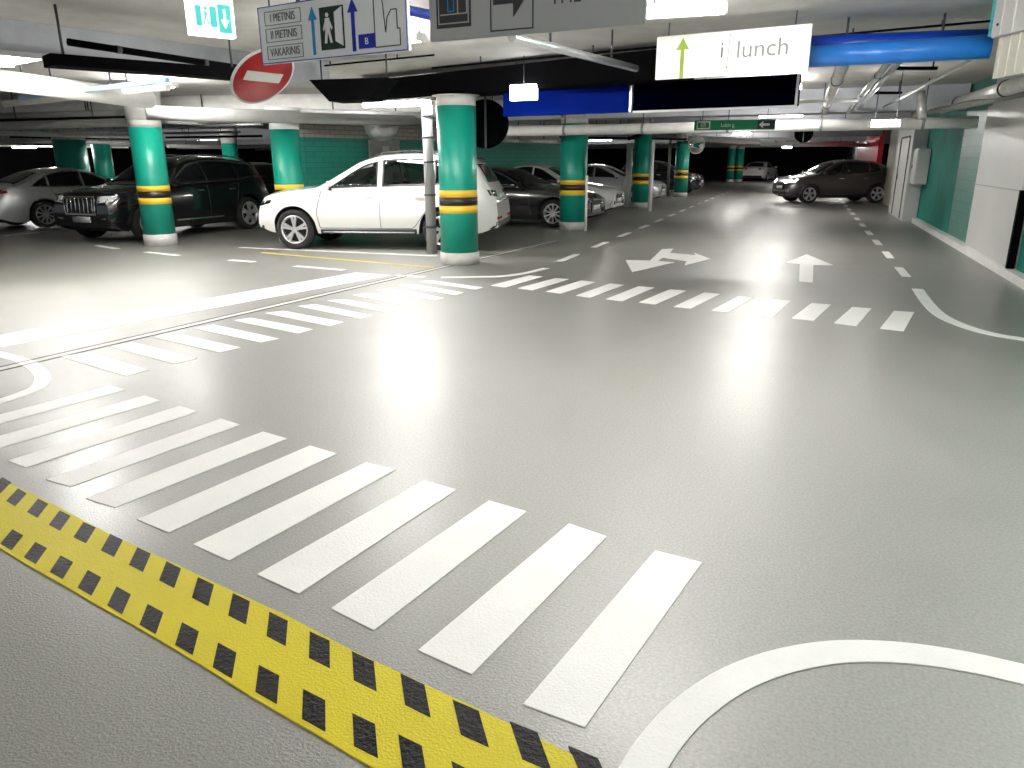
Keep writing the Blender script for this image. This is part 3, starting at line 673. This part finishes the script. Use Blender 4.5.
# rows carried on past the viewer, with lamps added to brighten floor and bays
for x, y, lab in ((2.35, 4.5, 'lamp overhead near the right wall'), (-.9, 5.1, 'added lamp overhead above the viewer and the near zebra crossing'), (-1.0, -2.2, 'added unseen lamp behind the viewer'), (-10.4, 10.4, 'lamp over the open floor left of the white car'), (-4.4, 7.6, 'lamp above the left beam'), (-13.5, 17.5, 'added lamp over the black car behind the banded left column'), (-19, 19, 'added lamp over the silver sedan'), (-.8, 24, 'lamp over the lane beyond the big white pipe'), (-.8, 37, 'lamp over the far lane beyond the turning car')):
    lamp((x, y, CE-.16), AZ if x < -2 else 0, 1.2, lab)
#@CARS@
# ------------------------------------------------------------------ cars
def lerp_curve(pts, sig=.05, L=5.):
    xs = [p[0] for p in pts]
    def raw(x):
        if x <= xs[0]: return pts[0][1]
        for (x0, y0), (x1, y1) in zip(pts[:-1], pts[1:]):
            if x <= x1: return y0+(y1-y0)*(x-x0)/max(1e-9, x1-x0)
        return pts[-1][1]
    k = [-2, -1.5, -1, -.5, 0, .5, 1, 1.5, 2]; wt = [math.exp(-.5*a*a) for a in k]; W = sum(wt)
    def f(x):
        return sum(w_*raw(min(max(x+a*sig, xs[0]), xs[-1])) for a, w_ in zip(k, wt))/W
    return f
BAR = lerp_curve([(0, .90), (.12, .945), (.42, 1.0), (.70, .99), (.86, .975), (1, .94)], .05)
class Car:
    def __init__(s, name, label, L, W, wb, foh, wr, gc, top, belt, paint, step=.045, open_=False, plan=(.80, .82), tumble=.36, group=None):
        s.L, s.W, s.wb, s.foh, s.wr, s.gc = L, W, wb, foh, wr, gc
        s.top = lerp_curve(top, .05); s.belt = lerp_curve(belt, .08); s.plan = plan; s.tumble = tumble
        s.t = thing(name, label, 'car'); s.ref = foh+wb/2; s.paint = paint
        s.cell = .09 if step < .06 else .18
        s.arch = wr+.065
        n = int(L/step); st = [L*i/n for i in range(n+1)]
        st = sorted(set([0, .012, .03]+st+[L-.03, L-.012])); NR = 12; NU = 8; NC = 5
        vs = []; rows = []
        for x in st:
            sec = s.section(x, NR, NU, NC); rows.append(sec)
        s.nsec = len(rows[0])
        bm = bmesh.new(); G = []
        for x, sec in zip(st, rows):
            line = []
            full = [(y, z) for y, z in sec]+[(-y, z) for y, z in sec[-2::-1]]
            for y, z in full: line.append(bm.verts.new((s.bulge(x, z, y), y, z)))
            G.append(line)
        m = len(G[0])
        for i in range(len(G)-1):
            for j in range(m-1): bm.faces.new((G[i][j], G[i+1][j], G[i+1][j+1], G[i][j+1]))
        for line in (G[0], G[-1]):
            for j in range(m//2):
                a, b, c, d = line[j], line[j+1], line[m-2-j], line[m-1-j]
                if b is c: bm.faces.new((a, b, d))
                else: bm.faces.new((a, b, c, d))
        bmesh.ops.recalc_face_normals(bm, faces=bm.faces)
        s.bvh = BVHTree.FromBMesh(bm); s.bm = bm; s.cut = []
    def halfw(s, x):
        w = s.W/2
        for d, a in ((x, s.plan[0]), (s.L-x, s.plan[1])):
            r = .85
            if d < r: w *= a+(1-a)*(1-(1-d/r)**2.4)
        return w
    def bulge(s, x, z, y):
        k = math.exp(-x/.25); k2 = math.exp(-(s.L-x)/.25)
        v = ((z-.52)/.5)**2*.07+(y/(s.W/2))**2*.05
        return x+k*v-k2*v
    def zb(s, x):
        g = s.gc+.10*math.exp(-(x/.22)**2)+.12*math.exp(-((s.L-x)/.28)**2)
        for c in (s.foh, s.foh+s.wb):
            d = abs(x-c)
            if d < s.arch: g = max(g, s.wr+math.sqrt(s.arch**2-d*d))
        return g
    def section(s, x, NR, NU, NC):
        zt = s.top(x); be = min(s.belt(x), zt-.05); zb = min(s.zb(x), be-.05); w = s.halfw(x); out = []
        for i in range(NR+1):
            z = zb+(be-zb)*i/NR; t = (z-s.gc)/(be-s.gc); out.append((w*BAR(t), z))
        yb = out[-1][0]; h = zt-be; c = min(.065, h*.55); zr = zt-c
        for i in range(1, NU+1):
            u = i/NU; z = be+(zr-be)*u; out.append((max(.3, yb-.012-s.tumble*(z-be)-.05*u*u*(1 if h > .2 else .0)), z))
        yr = out[-1][0]
        for i in range(1, NC+1):
            q = i/NC; y = yr*(1-q); out.append((y, zr+c*(1-(1-q)**2.6)))
        return out
    def lx(s, x): return s.ref-x
    def project(s, pts, mode, cell, off, side):
        bm = bmesh.new(); vv = [bm.verts.new((a, b, 0)) for a, b in pts]
        bm.faces.new(vv)
        mn = [min(p[i] for p in pts) for i in (0, 1)]; mx = [max(p[i] for p in pts) for i in (0, 1)]
        for ax in (0, 1):
            k = mn[ax]+cell
            while k < mx[ax]:
                co = [0, 0, 0]; co[ax] = k; no = [0, 0, 0]; no[ax] = 1
                bmesh.ops.bisect_plane(bm, geom=bm.verts[:]+bm.edges[:]+bm.faces[:], plane_co=co, plane_no=no); k += cell
        outv = []
        for v in bm.verts:
            a, b = v.co.x, v.co.y
            if mode == 'side': o = Vector((a, 2*side, b)); d = Vector((0, -side, 0))
            elif mode == 'front': o = Vector((-1, a, b)); d = Vector((1, 0, 0))
            elif mode == 'rear': o = Vector((s.L+1, a, b)); d = Vector((-1, 0, 0))
            else: o = Vector((a, b, 3)); d = Vector((0, 0, -1))
            hit, nor, _, _ = s.bvh.ray_cast(o, d)
            if hit is None:
                hit, nor, _, _ = s.bvh.find_nearest(o+d*(2-s.W/2 if mode == 'side' else 1.15))
            if nor.dot(d) > 0: nor = -nor
            outv.append((v, hit+nor*off))
        for v, c in outv: v.co = (s.lx(c.x), c.y, c.z)
        bmesh.ops.recalc_face_normals(bm, faces=bm.faces)
        return bm
    def patch(s, name, pts, mode, m, off=.005, side=1, parent=None, cell=None):
        bm = s.project(pts, mode, cell or s.cell, off, side)
        me = bpy.data.meshes.new(name); bm.to_mesh(me); bm.free(); me.materials.append(m)
        for p in me.polygons: p.use_smooth = True
        o = link(name, me, parent or s.t)
        md = o.modifiers.new('thickness', 'SOLIDIFY'); md.thickness = .008; md.offset = 0
        return o
    def ring(s, name, pts, wd, mode, m, off=.006, side=1, parent=None):
        n = len(pts); ar = sum(pts[i][0]*pts[(i+1) % n][1]-pts[(i+1) % n][0]*pts[i][1] for i in range(n))
        sg = 1 if ar > 0 else -1; inn = []
        for i in range(n):
            p0, p1, p2 = (Vector(pts[i-1]), Vector(pts[i]), Vector(pts[(i+1) % n]))
            e0 = (p1-p0).normalized(); e1 = (p2-p1).normalized(); n0 = Vector((-e0.y, e0.x))*sg; n1 = Vector((-e1.y, e1.x))*sg
            b = n0+n1; b = b/max(.35, b.dot(n0)) if b.length > 1e-6 else n0
            inn.append(tuple(p1+b*wd))
        bmj = bmesh.new()
        for i in range(n):
            j = (i+1) % n; b = s.project([pts[i], pts[j], inn[j], inn[i]], mode, s.cell, off, side)
            me = bpy.data.meshes.new('tmp'); b.to_mesh(me); b.free(); bmj.from_mesh(me); bpy.data.meshes.remove(me)
        bmesh.ops.remove_doubles(bmj, verts=bmj.verts, dist=1e-4)
        me = bpy.data.meshes.new(name); bmj.to_mesh(me); bmj.free(); me.materials.append(m)
        o = link(name, me, parent or s.t); md = o.modifiers.new('thickness', 'SOLIDIFY'); md.thickness = .01; md.offset = 0
        return o, inn
    def dlo(s, x0, x1, lo=.035, hi=.10, lean0=0, lean1=0, n=10):
        """window outline between two stations, hugging belt line and roof line"""
        lower = [(x, s.belt(x)+lo) for x in [x0+(x1-x0)*i/n for i in range(n+1)]]
        upper = []
        for i in range(n+1):
            x = x0+lean0+(x1+lean1-x0-lean0)*i/n; z = min(s.top(x-.12), s.top(x+.12), s.top(x))-hi; upper.append((x, z))
        upper = [(x, z) for x, z in upper if z > s.belt(x)+lo+.03]
        return lower+upper[::-1]
    def finish(s, pos, heading, open_polys=(), open_top=()):
        def inside(p, poly):
            c = False; n = len(poly)
            for i in range(n):
                (x0, y0), (x1, y1) = poly[i], poly[(i+1) % n]
                if (y0 > p[1]) != (y1 > p[1]) and p[0] < (x1-x0)*(p[1]-y0)/(y1-y0)+x0: c = not c
            return c
        dead = []
        for f in s.bm.faces:
            c = f.calc_center_median()
            if abs(c.y) > .35 and any(all(inside((v.co.x, v.co.z), pg) for v in f.verts) for pg in open_polys): dead.append(f)
            elif c.z > .9 and f.normal.z > .15 and any(all(inside((v.co.x, v.co.y), pg) for v in f.verts) for pg in open_top): dead.append(f)
        bmesh.ops.delete(s.bm, geom=dead, context='FACES')
        for v in s.bm.verts: v.co.x = s.lx(v.co.x)
        bmesh.ops.recalc_face_normals(s.bm, faces=s.bm.faces)
        me = bpy.data.meshes.new('body'); s.bm.to_mesh(me); s.bm.free(); me.materials.append(s.paint)
        for p in me.polygons: p.use_smooth = True
        me.set_sharp_from_angle(angle=math.radians(40))
        s.body = link('body', me, s.t)
        ub = MB(); ub.box((s.lx(s.L/2), 0, s.gc+.22), (s.L-.5, s.W-.52, .42)); ub.box((s.lx(s.foh+s.wb/2), 0, s.gc+.08), (s.wb-2*s.arch+.02, s.W-.2, .14)); ub.build('underbody', m_rimd, s.t)
        s.t.location = (pos[0], pos[1], 0); s.t.rotation_euler = (0, 0, heading)
    def wheels(s, spokes=5, wide=.235, rimm=None, dark=.0):
        r = s.wr; key = (r, spokes)
        tm = MB(); k = wide/2
        tm.lathe([(r*.70, -k), (r*.92, -k), (r*.985, -k*.8), (r, -k*.4), (r, k*.4), (r*.985, k*.8), (r*.92, k), (r*.70, k), (r*.70, -k)], 36, axis='Y')
        rm = MB(); rm.lathe([(r*.72, -k*.9), (r*.72, -k*1.02), (r*.66, -k*1.0), (r*.62, -k*.6), (r*.62, k*.5)], 36, axis='Y')
        bd = MB(); bd.lathe([(0, -k*.3), (r*.64, -k*.3)], 24, axis='Y')
        for i in range(spokes):
            a = 2*PI*i/spokes+.3
            for da in ((-.13, .13) if spokes <= 5 else (0,)):
                ww = r*(.055 if spokes <= 5 else .045)
                pts = []
                for rr_, hw, aa in ((r*.10, ww*1.0, a+da*.4), (r*.665, ww*1.15, a+da*1.2)):
                    cx, cz = rr_*math.cos(aa), rr_*math.sin(aa); tx, tz = -math.sin(aa), math.cos(aa)
                    pts += [(cx-tx*hw, cz-tz*hw), (cx+tx*hw, cz+tz*hw)]
                q_ = [pts[0], pts[1], pts[3], pts[2]]
                rm.prism([(x_, -k*.98, z_) for x_, z_ in q_], (0, k*.35, 0))
        rm.cyl((0, -k*1.0, 0), (0, -k*.4, 0), r*.15, 16)
        first = None
        for x in (s.foh, s.foh+s.wb):
            for sd in (1, -1):
                y = s.W/2-wide/2-.012
                if first is None:
                    w_ = tm.build('wheel', m_tyre, s.t); ri = rm.build('rim', rimm or m_rim, w_); di = bd.build('brake_disc', m_rimd, w_); first = (w_, ri, di)
                    w_.location = (s.lx(x), y*sd, r); w_.rotation_euler.z = PI
                else:
                    w_ = first[0].copy(); COL.objects.link(w_); w_.parent = s.t; w_.location = (s.lx(x), y*sd, r); w_.rotation_euler.z = PI if sd > 0 else 0
                    for ch in first[1:]: c = ch.copy(); COL.objects.link(c); c.parent = w_
    def mirrors(s, x, m):
        for sd in (1, -1):
            z = s.belt(x)+.10
            b = MB(); b.box((0, 0, 0), (.13, .24, .155), bev=.05); o = b.build('side_mirror', m, s.t)
            o.location = (s.lx(x), sd*(s.W/2+.06), z); o.modifiers.new('round', 'SUBSURF').levels = 1
            b = MB(); b.cyl((0, 0, -.06), (.0, -sd*.16, -.10), .025, 8); b.build('mirror_arm', m_trim, o)
            for p in o.data.polygons: p.use_smooth = True
    def handles(s, xs, m, z=None):
        for x in xs:
            for sd in (1, -1):
                hit, nor, _, _ = s.bvh.ray_cast(Vector((x, 2*sd, z or s.belt(x)-.10)), Vector((0, -sd, 0)))
                if hit: MB().box((s.lx(hit.x), hit.y+sd*.012, hit.z), (.20, .028, .028), bev=.01).build('door_handle', m, s.t)
    def seams(s, lines, w_=.010):
        for ln in lines:
            for sd in (1, -1):
                for (x0, z0), (x1, z1) in zip(ln[:-1], ln[1:]):
                    d = Vector((x1-x0, z1-z0)).normalized(); n = Vector((-d.y, d.x))*w_/2
                    s.patch('door_seam', [(x0+n.x, z0+n.y), (x1+n.x, z1+n.y), (x1-n.x, z1-n.y), (x0-n.x, z0-n.y)], 'side', m_seam, .001, sd)
    def plate(s, where, z, y=0., txt=None, w_=.52, h_=.115):
        mode = 'front' if where == 'front' else 'rear'
        o = s.patch('number_plate', [(y-w_/2, z-h_/2), (y+w_/2, z-h_/2), (y+w_/2, z+h_/2), (y-w_/2, z+h_/2)], mode, m_plate, .014, cell=.5)
        if txt:
            x = (-1 if mode == 'front' else s.L+1); hit, _, _, _ = s.bvh.ray_cast(Vector((x, y, z)), Vector((1 if mode == 'front' else -1, 0, 0)))
            me = text_mesh(txt, .095, .0012); me.materials.append(m_ink); sg = 1 if mode == 'front' else -1
            e = link('lettering', me, o, (s.lx(hit.x)+sg*.022, y, z)); e.rotation_euler = (PI/2, 0, PI/2*sg)
    def interior(s, x0, x1, floor_z):
        b = MB()
        for xx, yy in ((x0, .36), (x0, -.36), (x1, .42), (x1, 0), (x1, -.42)):
            wd = .48 if xx == x0 else .40
            b.box((s.lx(xx), yy, floor_z+.10), (.5, wd, .16), bev=.04); b.box((s.lx(xx+.28), yy, floor_z+.42), (.14, wd, .62), bev=.05); b.box((s.lx(xx+.31), yy, floor_z+.84), (.10, .24, .18), bev=.04)
        b.box((s.lx(x0-.85), 0, floor_z+.28), (.5, s.W*.74, .30), bev=.06)
        b.box((s.lx((x0+x1)/2), 0, floor_z), (x1-x0+1.8, s.W*.76, .06))
        b.build('seats', m_seat, s.t)
    def side_glass(s, segs, m, lo=.035, hi=.10, frame=None, fw=.035):
        polys = []
        for x0, x1, l0, l1 in segs:
            pg = s.dlo(x0, x1, lo, hi, l0, l1); polys.append(pg)
            for sd in (1, -1):
                g = s.patch('side_window', pg, 'side', m, .004, sd)
                if frame: s.ring('window_frame', pg, fw, 'side', frame, .007, sd, parent=g)
        return polys
    def top_glass(s, name, x0, x1, y0, y1, m, frame=None, n=6):
        pg = [(x0, -y0), (x1, -y1), (x1, y1), (x0, y0)]
        g = s.patch(name, pg, 'top', m, .004)
        if frame: s.ring('window_frame', pg, .05, 'top', frame, .007, parent=g)
        return pg
    def rear_glass(s, z0, z1, y0, y1, m=None): return s.patch('rear_window', [(-y0, z0), (y0, z0), (y1, z1), (-y1, z1)], 'rear', m or m_glassd, .005)
    def rails(s, x0, x1, m):
        for sd in (1, -1):
            pts = []
            for i in range(9):
                x = x0+(x1-x0)*i/8; zt = s.top(x); y = s.section(x, 12, 8, 5)[-5][0]
                pts.append(Vector((s.lx(x), sd*(y-.02), zt-.01+(.035 if 0 < i < 8 else 0))))
            MB().tube(pts, .017, 8).build('roof_rail', m, s.t)
def place(pos_axle_near, heading, side, car):
    """front wheel contact on the near side given -> origin between the axles"""
    h = Vector((math.cos(heading), math.sin(heading))); lft = Vector((-h.y, h.x))
    o = Vector((pos_axle_near[0], pos_axle_near[1]))-h*car.wb/2-lft*side*(car.W/2-.06)
    return (o.x, o.y)
def mid(lst): return lst

# --- white SUV
c = Car('suv', 'white sport utility car parked beside the nearest green column', 4.67, 1.90, 2.82, .80, .365, .29,
    [(0, .78), (.04, .93), (.14, 1.02), (.5, 1.09), (1.1, 1.15), (1.28, 1.18), (2.05, 1.62), (2.35, 1.70), (2.8, 1.735), (3.3, 1.73), (3.85, 1.68), (4.22, 1.60), (4.36, 1.50), (4.56, 1.18), (4.62, 1.02), (4.67, .84)],
    [(0, .70), (.25, .90), (1.2, 1.06), (2.0, 1.09), (3.4, 1.125), (4.2, 1.19), (4.5, 1.10), (4.67, .84)], p_white, step=.03, plan=(.80, .84))
wp = c.side_glass([(1.50, 2.44, .42, -.02), (2.52, 3.42, -.02, -.04), (3.50, 4.02, -.03, -.02)], m_glass, frame=m_trim, fw=.03)
ws = c.top_glass('windscreen', 1.36, 2.08, .66, .56, m_glass, m_trim)
c.rear_glass(1.21, 1.52, .60, .52)
c.patch('spoiler', [(-.58, 1.56), (.58, 1.56), (.56, 1.605), (-.56, 1.605)], 'rear', m_trim, .05)
c.seams([[(1.30, .40), (1.26, .68), (1.36, 1.06)], [(2.47, .39), (2.48, 1.09)], [(3.46, 1.12), (3.44, .85), (3.12, .44), (3.06, .40)], [(1.30, .395), (3.06, .395)]])
c.handles((2.27, 3.22), p_white, .96); c.mirrors(1.55, p_white)
for sd in (1, -1):
    c.patch('sill_trim', [(1.30, .295), (3.14, .295), (3.14, .385), (1.30, .37)], 'side', m_trim, .006, sd)
    c.patch('sill_strip', [(1.34, .318), (3.1, .318), (3.1, .335), (1.34, .335)], 'side', m_galv, .012, sd)
    c.patch('headlight', [(sd*.44, .76), (sd*.76, .80), (sd*.80, .87), (sd*.50, .83)], 'front', m_lens, .006)
    c.patch('headlight_side', [(.06, .78), (.34, .84), (.36, .90), (.08, .86)], 'side', m_glassd, .006, sd)
    c.patch('tail_lamp', [(sd*.48, .95), (sd*.80, .98), (sd*.80, 1.08), (sd*.42, 1.06)], 'rear', m_glassd, .006)
    c.patch('reflector', [(sd*.36, .56), (sd*.80, .56), (sd*.80, .61), (sd*.36, .60)], 'rear', m_tail, .008)
c.patch('grille', [(-.42, .44), (.42, .44), (.50, .70), (.36, .80), (-.36, .80), (-.50, .70)], 'front', m_trim, .008)
c.patch('rear_bumper', [(-.78, .36), (.78, .36), (.80, .52), (-.80, .52)], 'rear', m_trim, .012); c.patch('bumper_strip', [(-.62, .40), (.62, .40), (.70, .46), (-.70, .46)], 'rear', m_chrome, .024)
c.patch('front_bumper', [(-.74, .34), (.74, .34), (.80, .43), (-.80, .43)], 'front', m_trim, .008)
c.plate('rear', .93, 0); c.plate('front', .55, 0)
c.rails(2.3, 4.1, m_trim); c.interior(2.35, 3.25, .48); c.wheels(5)
hd = math.radians(180+13)
fw = P(297, 249)
c.finish(place((fw.x, fw.y), hd, 1, c), hd, [[p for p in pg] for pg in wp], [ws])

# --- black SUV on the left
c = Car('suv', 'black sport utility car facing the viewer behind the banded left column', 4.82, 1.93, 2.95, .88, .385, .22,
    [(0, .80), (.03, .96), (.12, 1.03), (.6, 1.08), (1.2, 1.14), (1.34, 1.17), (2.05, 1.60), (2.4, 1.69), (2.9, 1.72), (3.6, 1.70), (4.35, 1.62), (4.5, 1.54), (4.72, 1.12), (4.82, .8)],
    [(0, .72), (.25, .9), (1.2, 1.06), (2.2, 1.09), (3.6, 1.13), (4.2, 1.22), (4.6, 1.1), (4.82, .8)], p_black, step=.05, plan=(.84, .84))
for pg in [c.dlo(1.52, 4.32, .03, .085, .44, -.16)]:
    for sd in (1, -1): c.ring('window_surround', pg, .035, 'side', m_chrome, .012, sd)
c.side_glass([(1.52, 2.55, .44, 0), (2.62, 3.55, 0, 0), (3.62, 4.32, 0, -.16)], m_glassd, .04, .09)
c.top_glass('windscreen', 1.40, 2.04, .68, .58, m_glassd); c.rear_glass(1.2, 1.5, .6, .5)
for sd in (1, -1):
    c.patch('headlight', [(sd*.50, .80), (sd*.80, .82), (sd*.82, .94), (sd*.50, .92)], 'front', m_lens, .012)
    c.patch('air_intake', [(sd*.50, .42), (sd*.80, .44), (sd*.80, .56), (sd*.52, .54)], 'front', m_trim, .01)
    c.patch('fog_lamp', [(sd*.55, .47), (sd*.70, .48), (sd*.70, .51), (sd*.55, .50)], 'front', m_chrome, .02)
    c.patch('sill_strip', [(1.6, .36), (3.0, .36), (3.0, .39), (1.6, .39)], 'side', m_chrome, .01, sd)
    c.patch('tail_lamp', [(sd*.6, .95), (sd*.8, .95), (sd*.78, 1.3), (sd*.66, 1.3)], 'rear', m_tail, .008)
gp = [(-.44, .56), (.44, .56), (.46, .86), (.40, .92), (-.40, .92), (-.46, .86)]
g_ = c.patch('grille', gp, 'front', m_trim, .012); c.ring('grille_surround', gp, .03, 'front', m_chrome, .02, parent=g_)
for i in range(7): c.patch('grille_bar', [(-.36+.12*i-.012, .60), (-.36+.12*i+.012, .60), (-.36+.12*i+.012, .88), (-.36+.12*i-.012, .88)], 'front', m_chrome, .02, parent=g_)
c.plate('front', .47, 0); c.mirrors(1.62, p_black); c.handles((2.35, 3.35), m_chrome, .98); c.rails(2.2, 4.2, m_chrome)
c.seams([[(1.36, .40), (1.4, 1.04)], [(2.58, .36), (2.58, 1.08)], [(3.58, 1.1), (3.4, .55)]]); c.wheels(5)
fw = P(152, 240.5); rw = P(258.5, 228); hd = math.atan2(fw.y-rw.y, fw.x-rw.x)
c.finish(place((fw.x, fw.y), hd, 1, c), hd)

# --- sedans
def sedan(name, label, paint, L=4.85, W=1.86, wb=2.87, tz=1.46, step=.06, spokes=10, open_=False, front=True, lens=m_lens, surround=m_chrome, plate=None):
    k = L/4.85
    c = Car(name, label, L, W, wb, .86*k, .335, .17,
        [(0, .66), (.04, .74), (.15, .80), (.7, .90), (1.25*k, .965), (1.42*k, .99), (2.25*k, tz-.08), (2.6*k, tz-.01), (2.95*k, tz), (3.3*k, tz-.03), (3.6*k, tz-.10), (4.25*k, 1.10), (4.35*k, 1.08), (4.75*k, 1.04), (4.82*k, .95), (L, .78)],
        [(0, .58), (.3, .72), (1.2*k, .90), (2.2*k, .93), (3.3*k, .96), (4.1*k, 1.0), (4.6*k, .96), (L, .72)], paint, step=step, plan=(.80, .82))
    if surround:
        for sd in (1, -1): c.ring('window_surround', c.dlo(1.64*k, 3.98*k, .02, .075, .50, -.42), .028, 'side', surround, .010, sd)
    c.side_glass([(1.66*k, 2.62*k, .50, 0), (2.68*k, 3.50*k, 0, -.02), (3.55*k, 3.92*k, -.02, -.34)], m_glassd, .035, .085)
    c.top_glass('windscreen', 1.48*k, 2.22*k, .64, .53, m_glassd); c.top_glass('rear_window', 3.60*k, 4.22*k, .50, .62, m_glassd)
    for sd in (1, -1):
        c.patch('headlight', [(sd*.42, .60), (sd*.76, .66), (sd*.78, .74), (sd*.50, .69)], 'front', lens, .008)
        c.patch('headlight_side', [(.05, .62), (.40, .70), (.42, .755), (.1, .72)], 'side', lens, .006, sd)
        c.patch('tail_lamp', [(sd*.42, .84), (sd*.78, .86), (sd*.78, .96), (sd*.46, .96)], 'rear', m_tail, .008)
        c.patch('tail_lamp_side', [(L-.36, .88), (L-.05, .85), (L-.06, .95), (L-.36, .94)], 'side', m_tail, .006, sd)
        c.patch('air_intake', [(sd*.46, .34), (sd*.76, .34), (sd*.74, .46), (sd*.50, .44)], 'front', m_trim, .008)
    gp = [(-.36, .36), (.36, .36), (.40, .58), (.34, .66), (-.34, .66), (-.40, .58)]
    g_ = c.patch('grille', gp, 'front', m_trim, .010); c.ring('grille_surround', gp, .022, 'front', m_chrome, .016, parent=g_)
    c.patch('rear_bumper', [(-.7, .30), (.7, .30), (.74, .42), (-.74, .42)], 'rear', m_trim, .01)
    c.plate('front', .46, 0, plate); c.plate('rear', .70, 0, plate)
    c.mirrors(1.72*k, paint); c.handles((2.45*k, 3.35*k), surround or paint, .82)
    c.seams([[(1.45*k, .30), (1.5*k, .90)], [(2.65*k, .27), (2.65*k, .94)], [(3.5*k, .96), (3.25*k, .4)]]); c.wheels(spokes)
    return c
c = sedan('sedan', 'silver sedan seen from behind at the far left edge', p_silver, tz=1.47, step=.05)
hd = math.atan2(.975, .22); rw = P(48, 228); h = Vector((math.cos(hd), math.sin(hd)))
c.finish(place((rw.x+h.x*c.wb, rw.y+h.y*c.wb), hd, -1, c), hd)
c = sedan('sedan', 'black sedan parked nose out between the white car and the second column', p_black, step=.05)
hd = math.radians(-3); fw = P(553, 227.5); c.finish(place((fw.x, fw.y), hd, -1, c), hd)
c = sedan('hatchback', 'white car parked nose out just behind the black sedan', p_white, L=4.55, W=1.82, wb=2.68, tz=1.50, surround=None)
hd = 0; c.finish((-5.05-c.ref, 22.3), hd)
c = sedan('sedan', 'pale silver sedan parked nose out behind the third column', p_silver, L=4.7, wb=2.8, tz=1.45, step=.08, surround=None)
c.finish((-5.0-c.ref, 29.6), 0)
# white sedan far away, seen from behind
c = sedan('sedan', 'white sedan far down the lane seen from behind', p_white, step=.1, surround=None, L=4.6, wb=2.7)
q = PD(762, 64); c.finish((q.x, q.y), math.radians(78))
# --- compact crossover turning out of the right side
def crossover(label, paint, headm, step=.06, name='crossover'):
    c = Car(name, label, 4.25, 1.80, 2.60, .83, .34, .20,
        [(0, .74), (.04, .86), (.14, .93), (.55, 1.0), (.95, 1.05), (1.08, 1.08), (1.85, 1.50), (2.2, 1.57), (2.8, 1.57), (3.4, 1.51), (3.75, 1.42), (4.05, 1.10), (4.18, .98), (4.25, .78)],
        [(0, .66), (.3, .84), (1.0, .98), (2.2, 1.02), (3.3, 1.10), (3.8, 1.16), (4.1, 1.0), (4.25, .75)], paint, step=step, plan=(.78, .82))
    c.side_glass([(1.26, 2.16, .42, 0), (2.22, 3.05, 0, -.02), (3.10, 3.5, -.02, -.05)], m_glassd, .035, .085)
    c.top_glass('windscreen', 1.14, 1.82, .62, .54, m_glassd); c.rear_glass(1.12, 1.36, .52, .46)
    for sd in (1, -1):
        c.patch('headlight', [(sd*.46, .74), (sd*.78, .78), (sd*.78, .88), (sd*.52, .84)], 'front', headm, .010)
        c.patch('headlight_side', [(.08, .80), (.42, .86), (.40, .92), (.1, .89)], 'side', m_lens, .006, sd)
        c.patch('fog_lamp', [(sd*.58, .42), (sd*.72, .42), (sd*.72, .52), (sd*.58, .52)], 'front', m_lens, .01)
        c.patch('sill_trim', [(1.25, .21), (3.1, .21), (3.1, .33), (1.25, .33)], 'side', m_trim, .006, sd)
        c.patch('tail_lamp', [(sd*.5, .95), (sd*.76, .98), (sd*.74, 1.08), (sd*.5, 1.05)], 'rear', m_tail, .008)
        c.patch('tail_lamp_side', [(3.95, .99), (4.18, .97), (4.12, 1.06), (3.92, 1.07)], 'side', m_tail, .006, sd)
    gp = [(-.42, .52), (.42, .52), (.46, .66), (.40, .76), (-.40, .76), (-.46, .66)]
    g_ = c.patch('grille', gp, 'front', m_trim, .010); c.patch('front_bumper', [(-.6, .32), (.6, .32), (.56, .48), (-.56, .48)], 'front', m_trim, .01)
    c.plate('front', .58, 0); c.plate('rear', .72, 0)
    c.mirrors(1.30, paint); c.handles((2.0, 2.92), m_chrome, .90); c.seams([[(1.12, .36), (1.16, 1.0)], [(2.19, .34), (2.19, 1.03)], [(3.05, 1.06), (2.9, .5)]]); c.wheels(5)
    return c
c = crossover('grey brown crossover turning across the lane by the right wall, headlights on', p_brown, m_headon)
hd = math.atan2(-1.05, -2.35); fw = P(808, 203.5); c.finish(place((fw.x, fw.y), hd, 1, c), hd)
c = crossover('dark car in deep shade between the fourth column and the far pair', p_black, m_lens, step=.1)
c.finish((-4.6-c.ref, 38.2), 0)
c = crossover('dark car at the left edge of the bay behind the black car', p_black, m_lens, step=.1)
q = PD(262, 24.5); c.finish((q.x, q.y), math.radians(75))

#@END@
for o in COL.objects:
    if o.parent is None and 'label' in o.keys():
        g = {'column': 'green columns', 'ceiling_lamp': 'ceiling lamps', 'ceiling_pipe': 'pipes under the ceiling', 'air_duct': 'white air ducts', 'cable_tray': 'black cable trays and brackets', 'zebra_crossing': 'zebra crossings', 'downpipe': 'vertical pipes and posts', 'bay_line': 'thin bay lines', 'dashed_line': 'dashed lane lines', 'cable': 'cables on the ceiling', 'overhead_panel': 'dark overhead panels'}.get(o.name.split('.')[0])
        if g: o['group'] = g
# ------------------------------------------------------------------ world and view
w = bpy.data.worlds.new('world'); sc.world = w; w.use_nodes = True
w.node_tree.nodes['Background'].inputs[0].default_value = (.85, .92, 1, 1)
w.node_tree.nodes['Background'].inputs[1].default_value = .25
sc.view_settings.view_transform = 'Standard'; sc.view_settings.look = 'None'
sc.view_settings.exposure = 0.65; sc.view_settings.gamma = 1; sc.view_settings.use_curve_mapping = False
sc.cycles.use_denoising = True
sc.cycles.max_bounces = 7; sc.cycles.diffuse_bounces = 4; sc.cycles.transparent_max_bounces = 12
sc.cycles.sample_clamp_indirect = 6
